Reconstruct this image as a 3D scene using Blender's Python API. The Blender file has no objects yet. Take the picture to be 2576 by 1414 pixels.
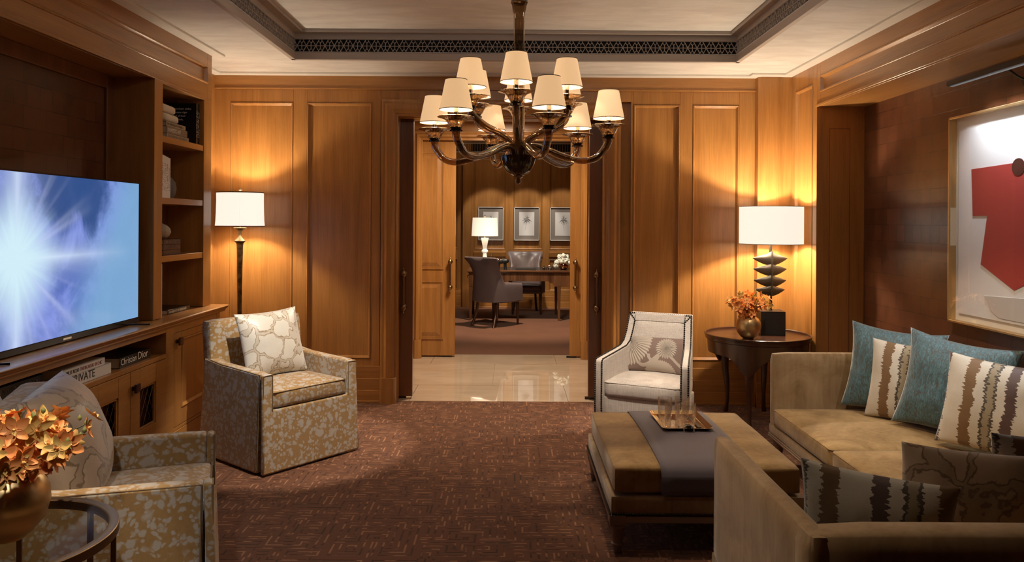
import bpy, bmesh, math, random
from mathutils import Vector, Matrix, noise
V = Vector
R = math.radians
PI = math.pi
rnd = random.Random(7)
SC = bpy.context.scene
COL = SC.collection

# ------------------------------------------------------------------ camera, world, exposure, lights
cam_d = bpy.data.cameras.new('camera')
cam = bpy.data.objects.new('camera', cam_d)
COL.objects.link(cam)
cam_d.sensor_width = 36.0
cam_d.lens = 1900.0 / 2576.0 * 36.0
cam_d.shift_y = -149.0 / 2576.0
cam_d.clip_start = 0.05
cam.matrix_world = Matrix.Translation((0, 0, 1.5)) @ Matrix.Rotation(PI / 2, 4, 'X') @ Matrix.Rotation(0.0065, 4, 'Z')
SC.camera = cam
SC.view_settings.view_transform = 'Standard'
SC.view_settings.look = 'None'
SC.view_settings.gamma = 1.0
SC.view_settings.exposure = 0.0
w = bpy.data.worlds.new('world'); SC.world = w; w.use_nodes = True
w.node_tree.nodes['Background'].inputs[0].default_value = (1.0, 0.8, 0.6, 1)
w.node_tree.nodes['Background'].inputs[1].default_value = 0.01

WARM = (1.0, 0.83, 0.61)
SOFT = (1.0, 0.80, 0.58)
NEUT = (1.0, 0.88, 0.74)


def light(name, kind, loc, power, color, size=0.03, aim=None, angle=60, blend=0.5):
    d = bpy.data.lights.new(name, kind)
    d.energy = power
    d.color = color
    if kind == 'AREA':
        d.size = size
    else:
        d.shadow_soft_size = size
    if kind == 'SPOT':
        d.spot_size = R(angle)
        d.spot_blend = blend
    o = bpy.data.objects.new(name, d)
    COL.objects.link(o)
    o.location = loc
    if aim is not None:
        o.rotation_euler = (V(aim) - V(loc)).to_track_quat('-Z', 'Y').to_euler()
    return o


# recessed ceiling downlights of the sitting room (in the raised coffer, out of the frame)
light('downlight', 'SPOT', (-0.85, 3.9, 2.88), 320, NEUT, 0.03, (-1.36, 4.80, 0.45), 32, 0.35)
light('downlight', 'SPOT', (0.75, 3.7, 2.88), 270, NEUT, 0.03, (0.95, 5.2, 0.62), 21, 0.35)
light('downlight', 'SPOT', (1.2, 3.2, 2.88), 130, SOFT, 0.03, (2.2, 4.1, 0.4), 42, 0.5)
light('downlight', 'SPOT', (-1.25, 2.2, 2.88), 220, SOFT, 0.03, (-1.38, 2.1, 0.9), 30, 0.4)
light('downlight', 'SPOT', (0.4, 3.6, 2.88), 90, SOFT, 0.03, (0.85, 4.0, 0.4), 36, 0.5)
light('downlight', 'SPOT', (-0.1, 4.6, 2.88), 85, SOFT, 0.03, (-0.1, 5.35, 0.0), 46, 0.9)
light('downlight', 'SPOT', (-0.9, 0.9, 2.68), 85, (1.0, 0.95, 0.88), 0.05, (-1.30, 2.3, 0.3), 46, 0.8)
light('downlight', 'SPOT', (-0.5, 2.3, 2.88), 75, SOFT, 0.05, (0.80, 2.45, 0.45), 40, 0.9)
for x in (-0.5, 0.6):  # added fill lights without fixtures, to brighten the coffer riser
    light('coffer_fill', 'POINT', (x, 3.7, 2.84), 4.5, (1.0, 0.92, 0.83), 0.04)
light('downlight', 'SPOT', (1.5, 4.6, 2.88), 130, SOFT, 0.03, (1.757, 5.6, 0.9), 15, 0.5)
# hall between the two pairs of sliding doors
light('hall_light', 'AREA', (-0.1, 7.3, 2.58), 66, SOFT, 0.5, (-0.1, 7.3, 0))
# study: picture spots and a general ceiling light
for x in (-0.37, 0.257, 0.875):
    light('picture_spot', 'SPOT', (x, 12.0, 2.9), 75, NEUT, 0.03, (x, 13.2, 1.25), 42, 0.35)
light('study_light', 'SPOT', (0.1, 10.4, 2.9), 380, SOFT, 0.06, (0.1, 11.2, 0), 80, 0.6)

# ------------------------------------------------------------------ helpers
class MB:
    """collects shapes into one mesh"""
    def __init__(s):
        s.bm = bmesh.new()
        s.mi = 0

    def add(s, verts, faces, M=None):
        vs = [s.bm.verts.new(M @ V(v) if M is not None else V(v)) for v in verts]
        for f in faces:
            try:
                fc = s.bm.faces.new([vs[i] for i in f])
                fc.material_index = s.mi
            except ValueError:
                pass
        return vs

    def box(s, x0, x1, y0, y1, z0, z1, M=None):
        s.add([(x0, y0, z0), (x1, y0, z0), (x1, y1, z0), (x0, y1, z0), (x0, y0, z1), (x1, y0, z1), (x1, y1, z1), (x0, y1, z1)],
              [(0, 3, 2, 1), (4, 5, 6, 7), (0, 1, 5, 4), (1, 2, 6, 5), (2, 3, 7, 6), (3, 0, 4, 7)], M)
        return s

    def prism(s, poly, h0, h1, M=None, warp=None):
        """polygon (a,b) extruded from h0 to h1: local (a, b, h)"""
        n = len(poly)
        vs = [(a, b, h0) for a, b in poly] + [(a, b, h1) for a, b in poly]
        if warp:
            vs = [warp(v) for v in vs]
        fs = [tuple(range(n))[::-1], tuple(range(n, 2 * n))]
        fs += [(i, (i + 1) % n, n + (i + 1) % n, n + i) for i in range(n)]
        s.add(vs, fs, M)
        return s

    def tube(s, pts, r, n=10, cap=True, M=None):
        pts = [V(p) for p in pts]
        m = len(pts)
        rs = r if isinstance(r, (list, tuple)) else [r] * m
        t0 = (pts[1] - pts[0]).normalized()
        u = t0.orthogonal().normalized()
        vs, fs = [], []
        for i, p in enumerate(pts):
            t = (pts[min(i + 1, m - 1)] - pts[max(i - 1, 0)])
            t = t.normalized() if t.length > 1e-9 else t0
            u = (u - t * u.dot(t))
            u = u.normalized() if u.length > 1e-6 else t.orthogonal().normalized()
            b = t.cross(u)
            for k in range(n):
                a = 2 * PI * k / n
                vs.append(p + (u * math.cos(a) + b * math.sin(a)) * rs[i])
        for i in range(m - 1):
            for k in range(n):
                k2 = (k + 1) % n
                fs.append((i * n + k, i * n + k2, (i + 1) * n + k2, (i + 1) * n + k))
        if cap:
            fs.append(tuple(range(n))[::-1])
            fs.append(tuple(range((m - 1) * n, m * n)))
        s.add(vs, fs, M)
        return s

    def lathe(s, prof, n=24, c=(0, 0, 0), M=None, f=None, closed=False):
        vs, fs = [], []
        for i, (r, z) in enumerate(prof):
            for k in range(n):
                a = 2 * PI * k / n
                q = f(a, i / max(1, len(prof) - 1)) if f else 1.0
                vs.append((c[0] + r * q * math.cos(a), c[1] + r * q * math.sin(a), c[2] + z))
        m = len(prof)
        for i in range(m - 1):
            for k in range(n):
                k2 = (k + 1) % n
                fs.append((i * n + k, i * n + k2, (i + 1) * n + k2, (i + 1) * n + k))
        if not closed:
            if prof[0][0] > 1e-6: fs.append(tuple(range(n))[::-1])
            if prof[-1][0] > 1e-6: fs.append(tuple(range((m - 1) * n, m * n)))
        else:
            for k in range(n):
                k2 = (k + 1) % n
                fs.append(((m - 1) * n + k, (m - 1) * n + k2, k2, k))
        s.add(vs, fs, M)
        return s

    def rbox(s, c, h, r, n=6, crown=(0, 0), M=None, wob=0.0, seed=0):
        """rounded box, centre c, half sizes h, edge radius r, crown = bulge of top and of sides"""
        q = MB()
        for ax in range(3):
            for sg in (-1, 1):
                grid = []
                for i in range(n + 1):
                    for j in range(n + 1):
                        a, b = -1 + 2 * i / n, -1 + 2 * j / n
                        # denser near the edges
                        a = math.copysign(abs(a) ** 0.55, a); b = math.copysign(abs(b) ** 0.55, b)
                        p = [0, 0, 0]; p[ax] = sg; p[(ax + 1) % 3] = a; p[(ax + 2) % 3] = b
                        grid.append(p)
                vs = []
                for p in grid:
                    P = V((p[0] * h[0], p[1] * h[1], p[2] * h[2]))
                    I = V([max(-h[k] + r, min(h[k] - r, P[k])) for k in range(3)])
                    d = P - I
                    if d.length > 1e-9:
                        P = I + d.normalized() * r
                    u, v_, w_ = P.x / h[0], P.y / h[1], P.z / h[2]
                    if crown[0]:
                        P.z += crown[0] * (1 - u * u) * (1 - v_ * v_) * (1 if w_ > 0 else 0.25 * -1) * abs(w_)
                    if crown[1]:
                        P.x += crown[1] * u * (1 - v_ * v_) * (1 - w_ * w_)
                        P.y += crown[1] * v_ * (1 - u * u) * (1 - w_ * w_)
                    if wob:
                        P += noise.noise_vector(P * 6 + V((seed, 0, 0))) * wob
                    vs.append(P + V(c))
                fs = []
                for i in range(n):
                    for j in range(n):
                        f = (i * (n + 1) + j, (i + 1) * (n + 1) + j, (i + 1) * (n + 1) + j + 1, i * (n + 1) + j + 1)
                        fs.append(f if sg > 0 else f[::-1])
                q.add(vs, fs)
        bmesh.ops.remove_doubles(q.bm, verts=q.bm.verts, dist=1e-5)
        q.bm.verts.index_update()
        s.add([v.co.copy() for v in q.bm.verts], [[v.index for v in f.verts] for f in q.bm.faces], M)
        q.bm.free()
        return s

    def pillow(s, w, h, t, n=22, seed=0, pinch=0.07, wob=0.006):
        """scatter cushion standing in the XZ plane on z=0, front towards -Y"""
        for sd in (-1, 1):
            vs = []
            for i in range(n + 1):
                for j in range(n + 1):
                    u, v_ = -1 + 2 * i / n, -1 + 2 * j / n
                    u = math.copysign(1 - (1 - abs(u)) ** 1.25, u); v_ = math.copysign(1 - (1 - abs(v_)) ** 1.25, v_)
                    x = u * w / 2 * (1 - pinch * (1 - v_ * v_))
                    z = h / 2 + v_ * h / 2 * (1 - pinch * (1 - u * u))
                    y = sd * t / 2 * ((1 - abs(u) ** 2.4) * (1 - abs(v_) ** 2.4)) ** 0.62
                    e = (1 - u ** 8) * (1 - v_ ** 8)
                    nz = noise.noise(V((x * 7 + seed * 3.1, z * 7, sd))) * wob * 1.6 + noise.noise(V((x * 22 + seed, z * 9, sd * 2))) * wob * 0.7
                    vs.append((x, y + nz * e, z))
            fs = []
            for i in range(n):
                for j in range(n):
                    f = (i * (n + 1) + j, (i + 1) * (n + 1) + j, (i + 1) * (n + 1) + j + 1, i * (n + 1) + j + 1)
                    fs.append(f if sd < 0 else f[::-1])
            s.add(vs, fs)
        bmesh.ops.remove_doubles(s.bm, verts=s.bm.verts, dist=1e-4)
        return s

    def grid(s, fn, nu, nv, M=None):
        vs = [fn(i / nu, j / nv) for i in range(nu + 1) for j in range(nv + 1)]
        fs = [(i * (nv + 1) + j, (i + 1) * (nv + 1) + j, (i + 1) * (nv + 1) + j + 1, i * (nv + 1) + j + 1) for i in range(nu) for j in range(nv)]
        s.add(vs, fs, M)
        return s

    def out(s, name, mats, parent=None, smooth=None, bevel=0, seg=2, solid=0, sub=0, loc=None, rot=None, M=None, recalc=True):
        if recalc:
            bmesh.ops.recalc_face_normals(s.bm, faces=s.bm.faces)
        me = bpy.data.meshes.new(name)
        s.bm.to_mesh(me); s.bm.free()
        for m in (mats if isinstance(mats, (list, tuple)) else [mats]):
            me.materials.append(m)
        if smooth is not None:
            for p in me.polygons: p.use_smooth = True
            if smooth < 170:
                me.set_sharp_from_angle(angle=R(smooth))
        o = bpy.data.objects.new(name, me)
        COL.objects.link(o)
        if parent is not None: o.parent = parent
        if loc is not None: o.location = loc
        if rot is not None: o.rotation_euler = rot
        if M is not None: o.matrix_world = M
        if solid:
            md = o.modifiers.new('solid', 'SOLIDIFY'); md.thickness = solid; md.offset = 0
        if bevel:
            md = o.modifiers.new('bevel', 'BEVEL'); md.width = bevel; md.segments = seg; md.limit_method = 'ANGLE'; md.angle_limit = R(40)
        if sub:
            md = o.modifiers.new('sub', 'SUBSURF'); md.levels = sub; md.render_levels = sub
        return o


def tag(o, label=None, cat=None, group=None, kind=None):
    if label: o['label'] = label
    if cat: o['category'] = cat
    if group: o['group'] = group
    if kind: o['kind'] = kind
    return o


def thing(name, label, cat, loc=(0, 0, 0), rz=0, group=None):
    o = bpy.data.objects.new(name, None); COL.objects.link(o)
    o.empty_display_size = 0.05
    o.location = loc; o.rotation_euler = (0, 0, rz)
    return tag(o, label, cat, group)


def struct(o):
    o['kind'] = 'structure'
    return o


def children(o):
    return [c for c in COL.objects if c.parent is o]


def dup(o, loc=None, rz=None, label=None):
    """copy of a thing with copies of its parts and sub-parts"""
    def rec(a, par):
        c = a.copy(); COL.objects.link(c)
        if par is not None: c.parent = par
        for ch in kids.get(a.name, []): rec(ch, c)
        return c
    kids = {}
    for x in list(COL.objects):
        if x.parent is not None: kids.setdefault(x.parent.name, []).append(x)
    c = rec(o, None)
    if loc is not None: c.location = loc
    if rz is not None: c.rotation_euler = (0, 0, rz)
    if label: c['label'] = label
    return c


def text(body, size, mat, parent, loc, rot, name='title_lettering', fit=None, ext=0.0004, align='LEFT', squeeze=1.0):
    cu = bpy.data.curves.new('t', 'FONT')
    cu.body = body; cu.size = size; cu.extrude = ext; cu.align_x = align; cu.resolution_u = 2
    o = bpy.data.objects.new('t', cu); COL.objects.link(o)
    bpy.context.view_layer.update()
    me = bpy.data.meshes.new_from_object(o.evaluated_get(bpy.context.evaluated_depsgraph_get()))
    bpy.data.objects.remove(o); bpy.data.curves.remove(cu)
    xs = [v.co.x for v in me.vertices] or [0, 1]
    k = squeeze if fit is None else fit / max(1e-6, max(xs) - min(xs))
    x0 = min(xs) if align == 'LEFT' else 0
    for v in me.vertices: v.co.x = (v.co.x - x0) * k
    me.materials.clear(); me.materials.append(mat)
    q = bpy.data.objects.new(name, me); COL.objects.link(q)
    q.parent = parent; q.location = loc; q.rotation_euler = rot
    return q


# ------------------------------------------------------------------ materials
class NT:
    def __init__(s, name):
        s.m = bpy.data.materials.new(name); s.m.use_nodes = True
        s.t = s.m.node_tree; s.t.nodes.clear()
        s.out = s.t.nodes.new('ShaderNodeOutputMaterial')

    def n(s, typ, **kw):
        nd = s.t.nodes.new('ShaderNode' + typ)
        for k, v in kw.items():
            if k.startswith('_'):
                setattr(nd, k[1:], v)
            else:
                key = int(k[1:]) if k[0] == 'i' and k[1:].isdigit() else k.replace('__', ' ')
                sock = nd.inputs[key]
                if isinstance(v, bpy.types.NodeSocket): s.t.links.new(v, sock)
                elif isinstance(v, bpy.types.Node): s.t.links.new(v.outputs[0], sock)
                else: sock.default_value = v
        return nd

    def co(s, scale=(1, 1, 1), kind='Object', rot=(0, 0, 0), loc=(0, 0, 0)):
        tc = s.n('TexCoord')
        mp = s.n('Mapping', Vector=tc.outputs[kind], Scale=scale, Rotation=rot, Location=loc)
        return mp.outputs[0]

    def ma(s, op, a, b=None, c=None, clamp=False):
        nd = s.n('Math', _operation=op, _use_clamp=clamp)
        for i, v in enumerate((a, b, c)):
            if v is None: continue
            if isinstance(v, bpy.types.Node): v = v.outputs[0]
            if isinstance(v, bpy.types.NodeSocket): s.t.links.new(v, nd.inputs[i])
            else: nd.inputs[i].default_value = v
        return nd.outputs[0]

    def step(s, x, lo, hi):
        nd = s.n('MapRange', _interpolation_type='SMOOTHSTEP', Value=x)
        nd.inputs[1].default_value = lo; nd.inputs[2].default_value = hi
        return nd.outputs[0]

    def mix(s, f, a, b, blend='MIX'):
        nd = s.n('Mix', _data_type='RGBA', _blend_type=blend)
        for i, v in ((0, f), (6, a), (7, b)):
            if isinstance(v, bpy.types.Node): v = v.outputs[0]
            if isinstance(v, bpy.types.NodeSocket): s.t.links.new(v, nd.inputs[i])
            else: nd.inputs[i].default_value = v if i == 0 else (tuple(v) + (1,))[:4]
        return nd.outputs[2]

    def ramp(s, f, stops, interp='LINEAR'):
        nd = s.n('ValToRGB', Fac=f)
        cr = nd.color_ramp; cr.interpolation = interp
        while len(cr.elements) < len(stops): cr.elements.new(0.5)
        for e, (p, c) in zip(cr.elements, stops):
            e.position = p; e.color = (tuple(c) + (1,))[:4]
        return nd.outputs[0]

    def noise(s, vec, scale, detail=3, rough=0.5, dist=0):
        return s.n('TexNoise', Vector=vec, Scale=scale, Detail=detail, Roughness=rough, Distortion=dist).outputs[0]

    def bump(s, h, strength, dist=0.002):
        return s.n('Bump', Height=h, Strength=strength, Distance=dist).outputs[0]

    def bsdf(s, color=None, **kw):
        b = s.n('BsdfPrincipled')
        if color is not None:
            if isinstance(color, bpy.types.NodeSocket): s.t.links.new(color, b.inputs['Base Color'])
            else: b.inputs['Base Color'].default_value = (tuple(color) + (1,))[:4]
        names = dict(rough='Roughness', metal='Metallic', spec='Specular IOR Level', coat='Coat Weight', coatr='Coat Roughness', sheen='Sheen Weight',
                     sheenr='Sheen Roughness', trans='Transmission Weight', ior='IOR', normal='Normal', em='Emission Color', ems='Emission Strength', sub='Subsurface Weight')
        for k, v in kw.items():
            sk = b.inputs[names[k]]
            if isinstance(v, bpy.types.NodeSocket): s.t.links.new(v, sk)
            elif k == 'em': sk.default_value = (tuple(v) + (1,))[:4]
            else: sk.default_value = v
        s.t.links.new(b.outputs[0], s.out.inputs[0])
        return s.m


def plain(name, color, rough=0.5, **kw):
    return NT(name).bsdf(color, rough=rough, **kw)


def wood(name, c1, c2, axis='z', rough=0.3, coat=0.25, grain=1.0):
    k = NT(name)
    sc = {'x': (0.5, 7, 7), 'y': (7, 0.5, 7), 'z': (7, 7, 0.5)}[axis]
    p = k.co(sc)
    a = k.noise(p, 1.3, 5, 0.55, 0.9)
    b = k.noise(p, 14.0, 2, 0.5, 0.2)
    f = k.ma('ADD', k.ma('MULTIPLY', a, 0.8), k.ma('MULTIPLY', b, 0.2))
    col = k.ramp(f, [(0.34, c1), (0.66, c2)])
    fine = k.noise(k.co({'x': (3, 160, 160), 'y': (160, 3, 160), 'z': (160, 160, 3)}[axis]), 1, 2)
    col = k.mix(k.ma('MULTIPLY', k.step(fine, 0.45, 0.75), 0.25 * grain), col, tuple(x * 0.55 for x in c1))
    return k.bsdf(col, rough=rough, coat=coat, coatr=0.15, normal=k.bump(fine, 0.06, 0.001))


HC1, HC2 = (0.31, 0.133, 0.034), (0.46, 0.217, 0.061)
W = {}
for ax in 'xyz':
    W[ax] = wood('honey_wood_' + ax, HC1, HC2, ax)
    W['d' + ax] = wood('dark_wood_' + ax, (0.035, 0.014, 0.008), (0.075, 0.028, 0.014), ax, 0.28, 0.4)
    W['m' + ax] = wood('shaded_honey_wood_' + ax, (0.14, 0.052, 0.020), (0.21, 0.082, 0.032), ax, 0.3, 0.3)  # honey wood again, with the shade of doors and niches put into its colour
    W['l' + ax] = wood('limed_wood_' + ax, (0.18, 0.12, 0.085), (0.25, 0.18, 0.13), ax, 0.45, 0.1)
W['desk'] = wood('walnut_desk', (0.06, 0.024, 0.012), (0.19, 0.085, 0.038), 'z', 0.22, 0.4)
W['deskx'] = wood('walnut_desk_top', (0.06, 0.024, 0.012), (0.17, 0.075, 0.034), 'x', 0.2, 0.4)


def m_leather_tiles(name, ax):
    k = NT(name)
    rot = (0, R(90), 0) if ax == 'x' else (R(90), 0, 0)
    tc = k.n('TexCoord').outputs['Object']
    sp = k.n('SeparateXYZ', Vector=tc)
    yz = k.n('CombineXYZ', X=sp.outputs[1], Y=sp.outputs[2])
    br = k.n('TexBrick', Vector=yz.outputs[0], Scale=1.0, Color1=(0.125, 0.046, 0.021, 1), Color2=(0.070, 0.025, 0.012, 1), Mortar=(0.03, 0.011, 0.006, 1))
    br.inputs['Mortar Size'].default_value = 0.002; br.inputs['Brick Width'].default_value = 0.19; br.inputs['Row Height'].default_value = 0.115
    br.offset = 0.37; br.squash = 0.55; br.squash_frequency = 2
    nz = k.noise(tc, 9, 4)
    col = k.mix(k.step(nz, 0.35, 0.7), br.outputs[0], (0.14, 0.052, 0.023), 'MIX')
    col = k.mix(0.55, br.outputs[0], col)
    h = k.ma('ADD', k.ma('MULTIPLY', br.outputs[1], -1.0), k.ma('MULTIPLY', nz, 0.3))
    return k.bsdf(col, rough=0.3, normal=k.bump(h, 0.4, 0.003))


M = {}
M['leather_tiles'] = m_leather_tiles('leather_tile_panel', 'x')


def m_carpet():
    k = NT('maze_carpet')
    tc = k.n('TexCoord').outputs['Object']
    sp = k.n('SeparateXYZ', Vector=tc)
    c = 0.42
    row = k.ma('FLOOR', k.ma('DIVIDE', sp.outputs[1], c))
    xo = k.ma('ADD', k.ma('DIVIDE', sp.outputs[0], c), k.ma('MULTIPLY', row, 0.5))
    fx = k.ma('ABSOLUTE', k.ma('SUBTRACT', k.ma('MULTIPLY', k.ma('FRACT', xo), 2), 1))
    fy = k.ma('ABSOLUTE', k.ma('SUBTRACT', k.ma('MULTIPLY', k.ma('FRACT', k.ma('DIVIDE', sp.outputs[1], c)), 2), 1))
    d = k.ma('MAXIMUM', fx, fy)
    e = k.ma('MINIMUM', fx, fy)
    n0 = k.noise(tc, 7.0, 1)
    pick = k.ma('GREATER_THAN', n0, 0.52)
    v = k.ma('ADD', k.ma('MULTIPLY', d, k.ma('SUBTRACT', 1.0, pick)), k.ma('MULTIPLY', e, pick))
    fr = k.ma('FRACT', k.ma('MULTIPLY', v, 6.0))
    line = k.ma('MULTIPLY', k.step(fr, 0.10, 0.2), k.ma('SUBTRACT', 1.0, k.step(fr, 0.36, 0.46)))
    n1 = k.noise(tc, 13.0, 2)
    n2 = k.noise(tc, 2.3, 2)
    br = k.ma('MULTIPLY', line, k.step(n1, 0.50, 0.57))
    dk = k.ma('MULTIPLY', line, k.ma('SUBTRACT', 1.0, k.step(n1, 0.43, 0.50)))
    base = k.mix(n2, (0.104, 0.040, 0.019), (0.148, 0.058, 0.026))
    col = k.mix(k.ma('MULTIPLY', br, 0.75), base, (0.36, 0.18, 0.095))
    col = k.mix(k.ma('MULTIPLY', dk, 0.8), col, (0.035, 0.013, 0.009))
    pile = k.noise(tc, 400, 2)
    h = k.ma('ADD', k.ma('MULTIPLY', pile, 0.5), k.ma('MULTIPLY', line, -0.7))
    return k.bsdf(col, rough=0.95, spec=0.15, sheen=0.15, normal=k.bump(h, 0.5, 0.004))


M['carpet'] = m_carpet()


def m_study_carpet():
    k = NT('plain_brown_carpet')
    tc = k.co()
    n = k.noise(tc, 3, 3)
    col = k.mix(n, (0.14, 0.057, 0.031), (0.205, 0.088, 0.048))
    return k.bsdf(col, rough=0.95, spec=0.1, sheen=0.2, normal=k.bump(k.noise(tc, 300, 2), 0.4, 0.003))


M['study_carpet'] = m_study_carpet()


def m_plaster(name, c1, c2, rough=0.75):
    k = NT(name)
    n = k.noise(k.co((1, 3.2, 1)), 3.0, 5, 0.6, 0.6)
    return k.bsdf(k.ramp(n, [(0.35, c1), (0.65, c2)]), rough=rough, spec=0.25)


M['plaster'] = m_plaster('ceiling_plaster', (0.70, 0.67, 0.63), (0.82, 0.80, 0.76))
M['mat_board'] = plain('taupe_mat_board', (0.24, 0.21, 0.185), 0.8)
M['white_trim'] = plain('white_trim', (0.78, 0.75, 0.70), 0.6)
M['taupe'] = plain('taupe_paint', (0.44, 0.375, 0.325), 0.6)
M['black'] = plain('black_void', (0.006, 0.006, 0.006), 0.8)


def m_tile():
    k = NT('polished_limestone')
    n = k.noise(k.co((0.6, 2.0, 1)), 2.2, 5, 0.6, 0.8)
    return k.bsdf(k.ramp(n, [(0.3, (0.50, 0.38, 0.27)), (0.7, (0.62, 0.50, 0.38))]), rough=0.02, spec=0.6)


M['tile'] = m_tile()
M['grout'] = plain('grout', (0.33, 0.24, 0.16), 0.7)
M['brass_dark'] = plain('aged_bronze', (0.24, 0.155, 0.085), 0.38, metal=1.0)
M['brass'] = plain('satin_brass', (0.56, 0.40, 0.20), 0.4, metal=1.0)
M['gold'] = plain('polished_gold', (0.82, 0.61, 0.34), 0.09, metal=1.0)
M['silver'] = plain('polished_nickel', (0.75, 0.70, 0.62), 0.12, metal=1.0)
M['iron'] = plain('dark_bronze', (0.035, 0.029, 0.024), 0.4, metal=0.25)
M['chrome'] = plain('chrome', (0.5, 0.46, 0.42), 0.1, metal=1.0)
M['blackbox'] = plain('matt_black', (0.012, 0.012, 0.013), 0.4)
M['pale_frame'] = plain('pale_silver_frame', (0.62, 0.58, 0.54), 0.4)


def m_bronze_pole():
    k = NT('hammered_bronze')
    n = k.noise(k.co(), 30, 4)
    return k.bsdf(k.ramp(n, [(0.35, (0.05, 0.035, 0.02)), (0.7, (0.17, 0.12, 0.065))]), rough=0.45, metal=0.7, normal=k.bump(n, 0.5, 0.003))


M['pole'] = m_bronze_pole()


def m_blotch(name, base1, base2, blot1, blot2, s1=9.0, s2=24.0):
    """printed pebble pattern: pale blotches on a tan ground"""
    k = NT(name)
    tc = k.co()
    wv = k.n('TexNoise', Vector=tc, Scale=16.0, Detail=5.0).outputs[1]
    off = k.n('VectorMath', _operation='SCALE', i0=k.n('VectorMath', _operation='SUBTRACT', i0=wv, i1=(0.5, 0.5, 0.5)).outputs[0], Scale=0.055).outputs[0]
    p = k.n('VectorMath', _operation='ADD', i0=tc, i1=off).outputs[0]
    msk = None
    for sc, lo, hi, keep in ((s1, 0.27, 0.42, 0.46), (s2, 0.30, 0.48, 0.18), (s2 * 1.9, 0.30, 0.50, 0.30)):
        vo = k.n('TexVoronoi', Vector=p, Scale=sc)
        r = k.n('SeparateColor', Color=vo.outputs['Color']).outputs[0]
        m_ = k.ma('MULTIPLY', k.ma('SUBTRACT', 1.0, k.step(vo.outputs['Distance'], lo, hi)), k.ma('GREATER_THAN', r, keep))
        msk = m_ if msk is None else k.ma('MAXIMUM', msk, m_)
    fine = k.noise(tc, 60, 3)
    base = k.mix(fine, base1, base2)
    bl = k.mix(k.noise(tc, 8, 2), blot1, blot2)
    col = k.mix(k.ma('MULTIPLY', msk, 0.78), base, bl)
    return k.bsdf(col, rough=0.75, spec=0.3, sheen=0.3, normal=k.bump(k.noise(tc, 420, 2), 0.2, 0.001))


M['blotch'] = m_blotch('pebble_print_fabric', (0.29, 0.165, 0.056), (0.38, 0.235, 0.092), (0.50, 0.46, 0.40), (0.40, 0.385, 0.36), 13.0, 27.0)


def m_marble(name, base1, base2, vein, rough=0.38, sc=6.0):
    k = NT(name)
    tc = k.co()
    wv = k.n('TexNoise', Vector=tc, Scale=7.0, Detail=4.0).outputs[1]
    off = k.n('VectorMath', _operation='SCALE', i0=k.n('VectorMath', _operation='SUBTRACT', i0=wv, i1=(0.5, 0.5, 0.5)).outputs[0], Scale=0.22).outputs[0]
    p = k.n('VectorMath', _operation='ADD', i0=tc, i1=off).outputs[0]
    vo = k.n('TexVoronoi', Vector=p, Scale=sc, _feature='DISTANCE_TO_EDGE').outputs[0]
    wd = k.ma('MULTIPLY', k.noise(tc, 5, 2), 0.16)
    d = k.ma('SUBTRACT', vo, wd)
    edge = k.ma('SUBTRACT', 1.0, k.step(k.ma('ABSOLUTE', d), 0.010, 0.032))
    inner = k.ma('MULTIPLY', k.ma('LESS_THAN', d, 0.0), 0.35)
    f = k.ma('MAXIMUM', edge, inner)
    base = k.mix(k.noise(tc, 4, 3), base1, base2)
    return k.bsdf(k.mix(k.ma('MULTIPLY', f, 0.85), base, vein), rough=rough, spec=0.5, sheen=0.4, normal=k.bump(k.noise(tc, 12, 4), 0.35, 0.01))


M['marble'] = m_marble('veined_silk', (0.60, 0.57, 0.50), (0.70, 0.68, 0.62), (0.25, 0.15, 0.05), 0.38, 7.5)
M['marble_dk'] = m_marble('veined_taupe_silk', (0.32, 0.235, 0.16), (0.39, 0.29, 0.20), (0.11, 0.062, 0.025), 0.45, 5.5)


def m_velvet(name, c1, c2, rough=0.75, sheen=0.35):
    k = NT(name)
    tc = k.co()
    n = k.noise(tc, 3.2, 5, 0.65, 0.8)
    n2 = k.noise(k.co((40, 40, 3)), 1, 2)
    f = k.ma('ADD', k.ma('MULTIPLY', n, 0.8), k.ma('MULTIPLY', n2, 0.2))
    return k.bsdf(k.ramp(f, [(0.36, c1), (0.64, c2)]), rough=rough, spec=0.2, sheen=sheen, sheenr=0.35, normal=k.bump(n, 0.25, 0.006))


M['velvet'] = m_velvet('gold_velvet', (0.195, 0.108, 0.033), (0.40, 0.255, 0.105))
M['velvet2'] = m_velvet('camel_upholstery', (0.215, 0.13, 0.058), (0.39, 0.27, 0.15))


def m_teal():
    k = NT('teal_crinkle_velvet')
    tc = k.co()
    n = k.noise(k.co((1.5, 1.5, 0.4)), 60, 3, 0.6, 1.6)
    n2 = k.noise(tc, 4, 3)
    col = k.ramp(n, [(0.36, (0.085, 0.075, 0.06)), (0.48, (0.06, 0.125, 0.145)), (0.7, (0.13, 0.255, 0.30))])
    return k.bsdf(col, rough=0.55, sheen=0.8, sheenr=0.4, normal=k.bump(k.ma('ADD', n, n2), 0.5, 0.006))


M['teal'] = m_teal()


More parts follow.
